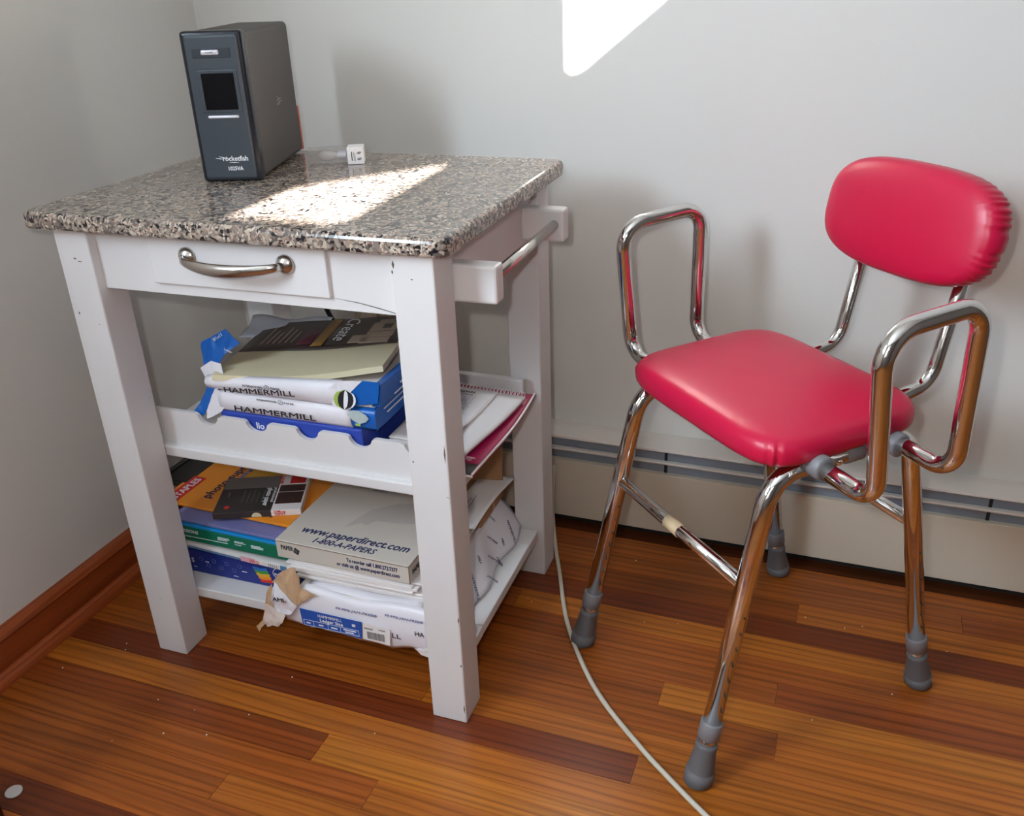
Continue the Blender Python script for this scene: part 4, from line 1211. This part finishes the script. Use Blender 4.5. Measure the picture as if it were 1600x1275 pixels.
for s in (-1, 1):
    fa, fb = Vector((s * fu, -fv, 0)), Vector((s * tu, vf, zf))
    ra_, rb2 = Vector((s * fu, fv, 0)), Vector((s * tu, vr, zr))
    path = fillet([along(fa, fb, 0.088), fb, rb2, along(ra_, rb2, 0.088)], 0.055, 10)
    sf = tube('side_frame', path, LR, M_CHROME, st, 20)
    for (a, b) in ((fa, fb), (ra_, rb2)):
        tube('inner_leg', [along(a, b, 0.03), along(a, b, 0.10)], LR - 0.0025, M_CHROME, st, 16)
        bm = bmesh.new()
        bm_tube(bm, [along(a, b, d) for d in (0.081, 0.082, 0.108, 0.110)], [0.0152, 0.0165, 0.0165, 0.0152], 20)
        bm_obj('leg_collar', bm, M_GREYPL, st, True)
        bm = bmesh.new()
        prof_ = [(0.0, 0.0195), (0.002, 0.0222), (0.020, 0.0222), (0.0205, 0.0205), (0.024, 0.0205), (0.060, 0.0158), (0.064, 0.0165), (0.069, 0.0162), (0.070, 0.0145)]
        # bottom ring kept flat on the floor
        ax = (b - a).normalized()
        rings = []
        for d, r in prof_:
            c = a + ax * d + Vector((0, 0, 0.0012))
            ring_ = []
            for k in range(20):
                an = 2 * PI * k / 20
                off_ = Vector((math.cos(an), math.sin(an), 0)) * r
                off_ = off_ - ax * off_.dot(ax) * min(1.0, d / 0.02)
                ring_.append(bm.verts.new(c + off_))
            rings.append(ring_)
        for r0, r1_ in zip(rings, rings[1:]):
            for k in range(20):
                bm.faces.new((r0[k], r0[(k + 1) % 20], r1_[(k + 1) % 20], r1_[k]))
        bm.faces.new(rings[0][::-1]); bm.faces.new(rings[-1])
        bm_obj('rubber_foot', bm, M_RUBBER, st, True)
        # height-adjustment holes / spring buttons on the outer side
        side = Vector((1, 0, 0))
        nrm = (side - ax * side.dot(ax)).normalized()
        for k in range(7):
            c = along(a, b, 0.135 + 0.026 * k) + nrm * (LR - 0.0008)
            bm = bmesh.new()
            bm_tube(bm, [c, c + nrm * 0.0013], [0.0021, 0.0015], 8)
            bm_obj('adjustment_pin', bm, plain('pin_metal', (0.12, 0.11, 0.1, 1), 0.3, 1.0), st)


def legp(s, e, zz):
    a, b = (Vector((s * fu, -fv, 0)), Vector((s * tu, vf, zf))) if e < 0 else (Vector((s * fu, fv, 0)), Vector((s * tu, vr, zr)))
    return a + (b - a) * (zz / b.z)


fs = tube('stretcher', [legp(-1, -1, 0.328), legp(1, -1, 0.328)], 0.0098, M_CHROME, st, 16)
tube('stretcher', [legp(-1, 1, 0.336), legp(1, 1, 0.336)], 0.0098, M_CHROME, st, 16)
pa, pb2 = legp(-1, -1, 0.328), legp(1, -1, 0.328)
tube('tape_piece', [pa + (pb2 - pa) * 0.43, pa + (pb2 - pa) * 0.53], 0.0112, M_TAPE, st, 10)
# cross tubes that carry the seat
tube('cross_tube', [(-tu, vf + 0.062, 0.4955), (tu, vf + 0.062, 0.4955)], 0.010, M_CHROME, st)
tube('cross_tube', [(-tu, vr - 0.055, 0.4985), (tu, vr - 0.055, 0.4985)], 0.010, M_CHROME, st)
au, ab1, ab2, at1, at2, zb_, za1, za2, aut = 0.2794, -0.0678, 0.0654, -0.0947, 0.0609, 0.503, 0.726, 0.7356, 0.2779
for s in (-1, 1):
    p = [(s * 0.150, ab1, zb_), (s * au, ab1, zb_ - 0.004), (s * aut, at1, za1), (s * aut, at2, za2), (s * au, ab2, zb_), (s * 0.150, ab2, zb_ + 0.003)]
    tube('armrest', fillet(p, [0, 0.034, 0.042, 0.036, 0.036, 0], 9), 0.0122, M_CHROME, st, 20)
    for v in (ab1, ab2):
        bm = bmesh.new()
        bm_tube(bm, [(s * x, v, zb_) for x in (0.166, 0.168, 0.192, 0.194)], [0.0150, 0.0172, 0.0172, 0.0150], 20)
        bm_obj('socket_cap', bm, M_GREYPL, st, True)
    bm = bmesh.new()
    bm_tube(bm, [(s * tu, 0.010 + d, zf + 0.0035) for d in (-0.016, -0.015, 0.015, 0.016)], [0.0142, 0.0156, 0.0156, 0.0142], 20)
    bm_obj('frame_sleeve', bm, M_GREYPL, st, True)
    bm = bmesh.new()
    bmesh.ops.create_uvsphere(bm, u_segments=10, v_segments=6, radius=0.005)
    for vv in bm.verts:
        vv.co += Vector((s * (tu + 0.0125), -0.022, zf + 0.001))
    bm_obj('rivet', bm, M_CHROME, st, True)
    # backrest posts
    tube('back_post', fillet([(s * 0.0954, 0.04, 0.497), (s * 0.0954, 0.2209, 0.5235), (s * 0.0954, 0.2726 + 0.0, 0.80)], 0.042, 9), 0.0108, M_CHROME, st, 18)


def superring(hw, hd, nx_, n=72, cx=0, cy=0):
    out = []
    for k in range(n):
        a = 2 * PI * k / n
        c, s_ = math.cos(a), math.sin(a)
        out.append((cx + hw * math.copysign(abs(c) ** (2 / nx_), c), cy + hd * math.copysign(abs(s_) ** (2 / nx_), s_), a))
    return out


def cushion(name, hw, hd, th, ex, mat, parent, mw, dome, pleat, n=144, corner_only=True, edge=0.5):
    """upholstered pad: rounded outline, domed top, gathered pleats along the edge"""
    bm = bmesh.new()
    rows = []
    prof_ = [(0.90, 0.0), (0.965, 0.02), (0.99, 0.12), (1.0, 0.30), (1.0, 0.52), (0.985, 0.72), (0.955, 0.86), (0.90, 0.94), (0.80, 0.985), (0.62, 1.02), (0.42, 1.04), (0.22, 1.05)]
    for (sc_, zz) in prof_:
        r = []
        for x, y, a in superring(hw, hd, ex, n):
            cf = abs(math.sin(2 * a)) ** 6 * (1.0 if math.sin(a) < 0 else 0.25) if corner_only else max(0.12, math.cos(a)) ** 2
            pl_ = pleat * cf * (math.sin(a * n / 4.2) * 0.7 + 0.4 * math.sin(a * n / 6.3 + 1) + 0.3 * math.sin(a * n / 3.1 + 2)) * (1.0 if 0.1 < zz < 0.6 else 0.45 if zz < 0.9 else 0.0)
            k = sc_ + pl_ / max(hw, hd)
            r.append(bm.verts.new((x * k, y * k, th * zz + (dome * (1 - sc_ * sc_) if zz > 0.8 else 0))))
        rows.append(r)
    for a, b in zip(rows, rows[1:]):
        for k in range(n):
            bm.faces.new((a[k], a[(k + 1) % n], b[(k + 1) % n], b[k]))
    c = bm.verts.new((0, 0, th * 1.05 + dome))
    for k in range(n):
        bm.faces.new((rows[-1][k], rows[-1][(k + 1) % n], c))
    bm.faces.new(rows[0][::-1])
    return bm_obj(name, bm, mat, parent, True, mw)


cushion('seat', 0.182, 0.143, 0.042, 5.6, M_VINYL, st, T(0, -0.008, 0.5085) @ Matrix.Rotation(0.02, 4, 'X'), 0.004, 0.0022)
# backrest: pad axis looks to the front (-v) and slightly up
tv = Vector((0, 0.0517, 0.2734)).normalized()
bn_ = Vector((1, 0, 0)).cross(tv)          # points to -v, up
bmw = Matrix((Vector((1, 0, 0)), tv, bn_)).transposed().to_4x4()
cpos = Vector((0, 0.2426 - 0.0097 + 0.018, 0.8 - 0.049 - 0.004))
bmw.translation = cpos
cushion('backrest', 0.156, 0.083, 0.044, 2.95, M_VINYL, st, bmw, 0.007, 0.0025, n=216, corner_only=False)

# ------------------------------------------------------------------ cables, outlet and small things
oc = thing('wall_outlet', 'ivory wall outlet with a plug low on the wall behind the cart', 'outlet', Matrix.Translation((0.338, 0, 0.33)))
box('cover_plate', -0.04, 0.04, -0.005, -0.0005, 0, 0.125, M_IVORY, oc, 0.002)
bm = bmesh.new()
bm_tube(bm, [(0.004, -0.005, 0.085), (0.004, -0.022, 0.085), (0.004, -0.03, 0.083)], [0.017, 0.0165, 0.010], 18)
bm_obj('plug', bm, M_IVORY, oc, True)
bm = bmesh.new()
bm_tube(bm, [(0, -0.005, 0.035), (0, -0.007, 0.035)], [0.016, 0.0155], 18)
bm_obj('socket', bm, M_IVORY, oc, True)


def spline(pts, n=8):
    P = [Vector(p) for p in pts]
    P = [P[0] * 2 - P[1]] + P + [P[-1] * 2 - P[-2]]
    out = []
    for i in range(1, len(P) - 2):
        for k in range(n):
            t = k / n
            a, b, c, d = P[i - 1], P[i], P[i + 1], P[i + 2]
            out.append(0.5 * ((2 * b) + (c - a) * t + (2 * a - 5 * b + 4 * c - d) * t * t + (3 * b - a - 3 * c + d) * t ** 3))
    out.append(P[-2])
    return out


cb = tube('power_cord', spline([(0.292, -0.212, 0.8185), (0.292, -0.198, 0.819), (0.284, -0.165, 0.79), (0.274, -0.12, 0.70), (0.270, -0.105, 0.56), (0.283, -0.10, 0.48), (0.302, -0.095, 0.43), (0.335, -0.08, 0.385), (0.345, -0.045, 0.365), (0.338, -0.014, 0.365)]), 0.0052, M_BLK, None, 10)
tag(cb, 'black power cord hanging behind the cart down to the outlet', 'power cord')
fc_ = tube('floor_cable', spline([(0.795, -0.10, 0.16), (0.800, -0.125, 0.065), (0.818, -0.165, 0.009), (0.857, -0.257, 0.0046), (0.911, -0.386, 0.0046), (0.964, -0.479, 0.0046), (1.028, -0.565, 0.0046), (1.112, -0.646, 0.0046), (1.173, -0.697, 0.0046), (1.23, -0.741, 0.0046), (1.34, -0.82, 0.0046), (1.5, -0.95, 0.0046)]), 0.0042, M_CABLE, None, 10)
tag(fc_, 'beige cable curving across the wooden floor between cart and stool', 'cable')

bm = bmesh.new()
bm_tube(bm, [(0, 0, 0), (0, 0, 0.0006), (0, 0, 0.0022), (0, 0, 0.0026)], [0.0118, 0.0125, 0.0125, 0.0115], 28)
dk = bm_obj('felt_disc', bm, plain('white_felt', srgb(206, 202, 200), 0.7), None, False, Matrix.Translation((0.2299, -1.0312, 0.0002)))
tag(dk, 'white round felt disc lying on the floor at the lower left', 'disc')

fl_ = box('furniture_leg', -0.029, 0.029, -0.03, 0.03, 0.0, 0.40, M_GRASSY, None, 0.002, mw=T(0.226, -1.1005, 0))
tag(fl_, 'dark brown wooden furniture leg at the lower left corner beside the felt disc', 'furniture leg')

bm = bmesh.new()
rc_ = random.Random(9)
for (x, y) in ((0.155, -0.70), (0.165, -0.715), (0.09, -0.79), (0.31, -0.80), (0.385, -0.80), (0.48, -0.78), (0.37, -0.86), (0.30, -0.90), (0.44, -0.84), (0.82, -0.345), (0.83, -0.352), (1.05, -0.345), (1.11, -0.33), (1.33, -0.24), (1.40, -0.25), (1.43, -0.235), (1.36, -0.5), (1.30, -0.73), (0.99, -0.16), (0.70, -0.75), (0.5, -0.68), (1.57, -0.26), (1.48, -0.40)):
    r = rc_.uniform(0.0008, 0.0019)
    q_ = bmesh.ops.create_icosphere(bm, subdivisions=1, radius=r)
    for v in q_['verts']:
        v.co = Vector((v.co.x * rc_.uniform(0.7, 1.4) + x, v.co.y + y, v.co.z * 0.6 + r * 0.5))
cr = bm_obj('floor_crumbs', bm, M_CRUMB)
cr['kind'] = 'stuff'
tag(cr, 'tiny white crumbs and dust specks scattered on the wooden floor', 'crumbs')
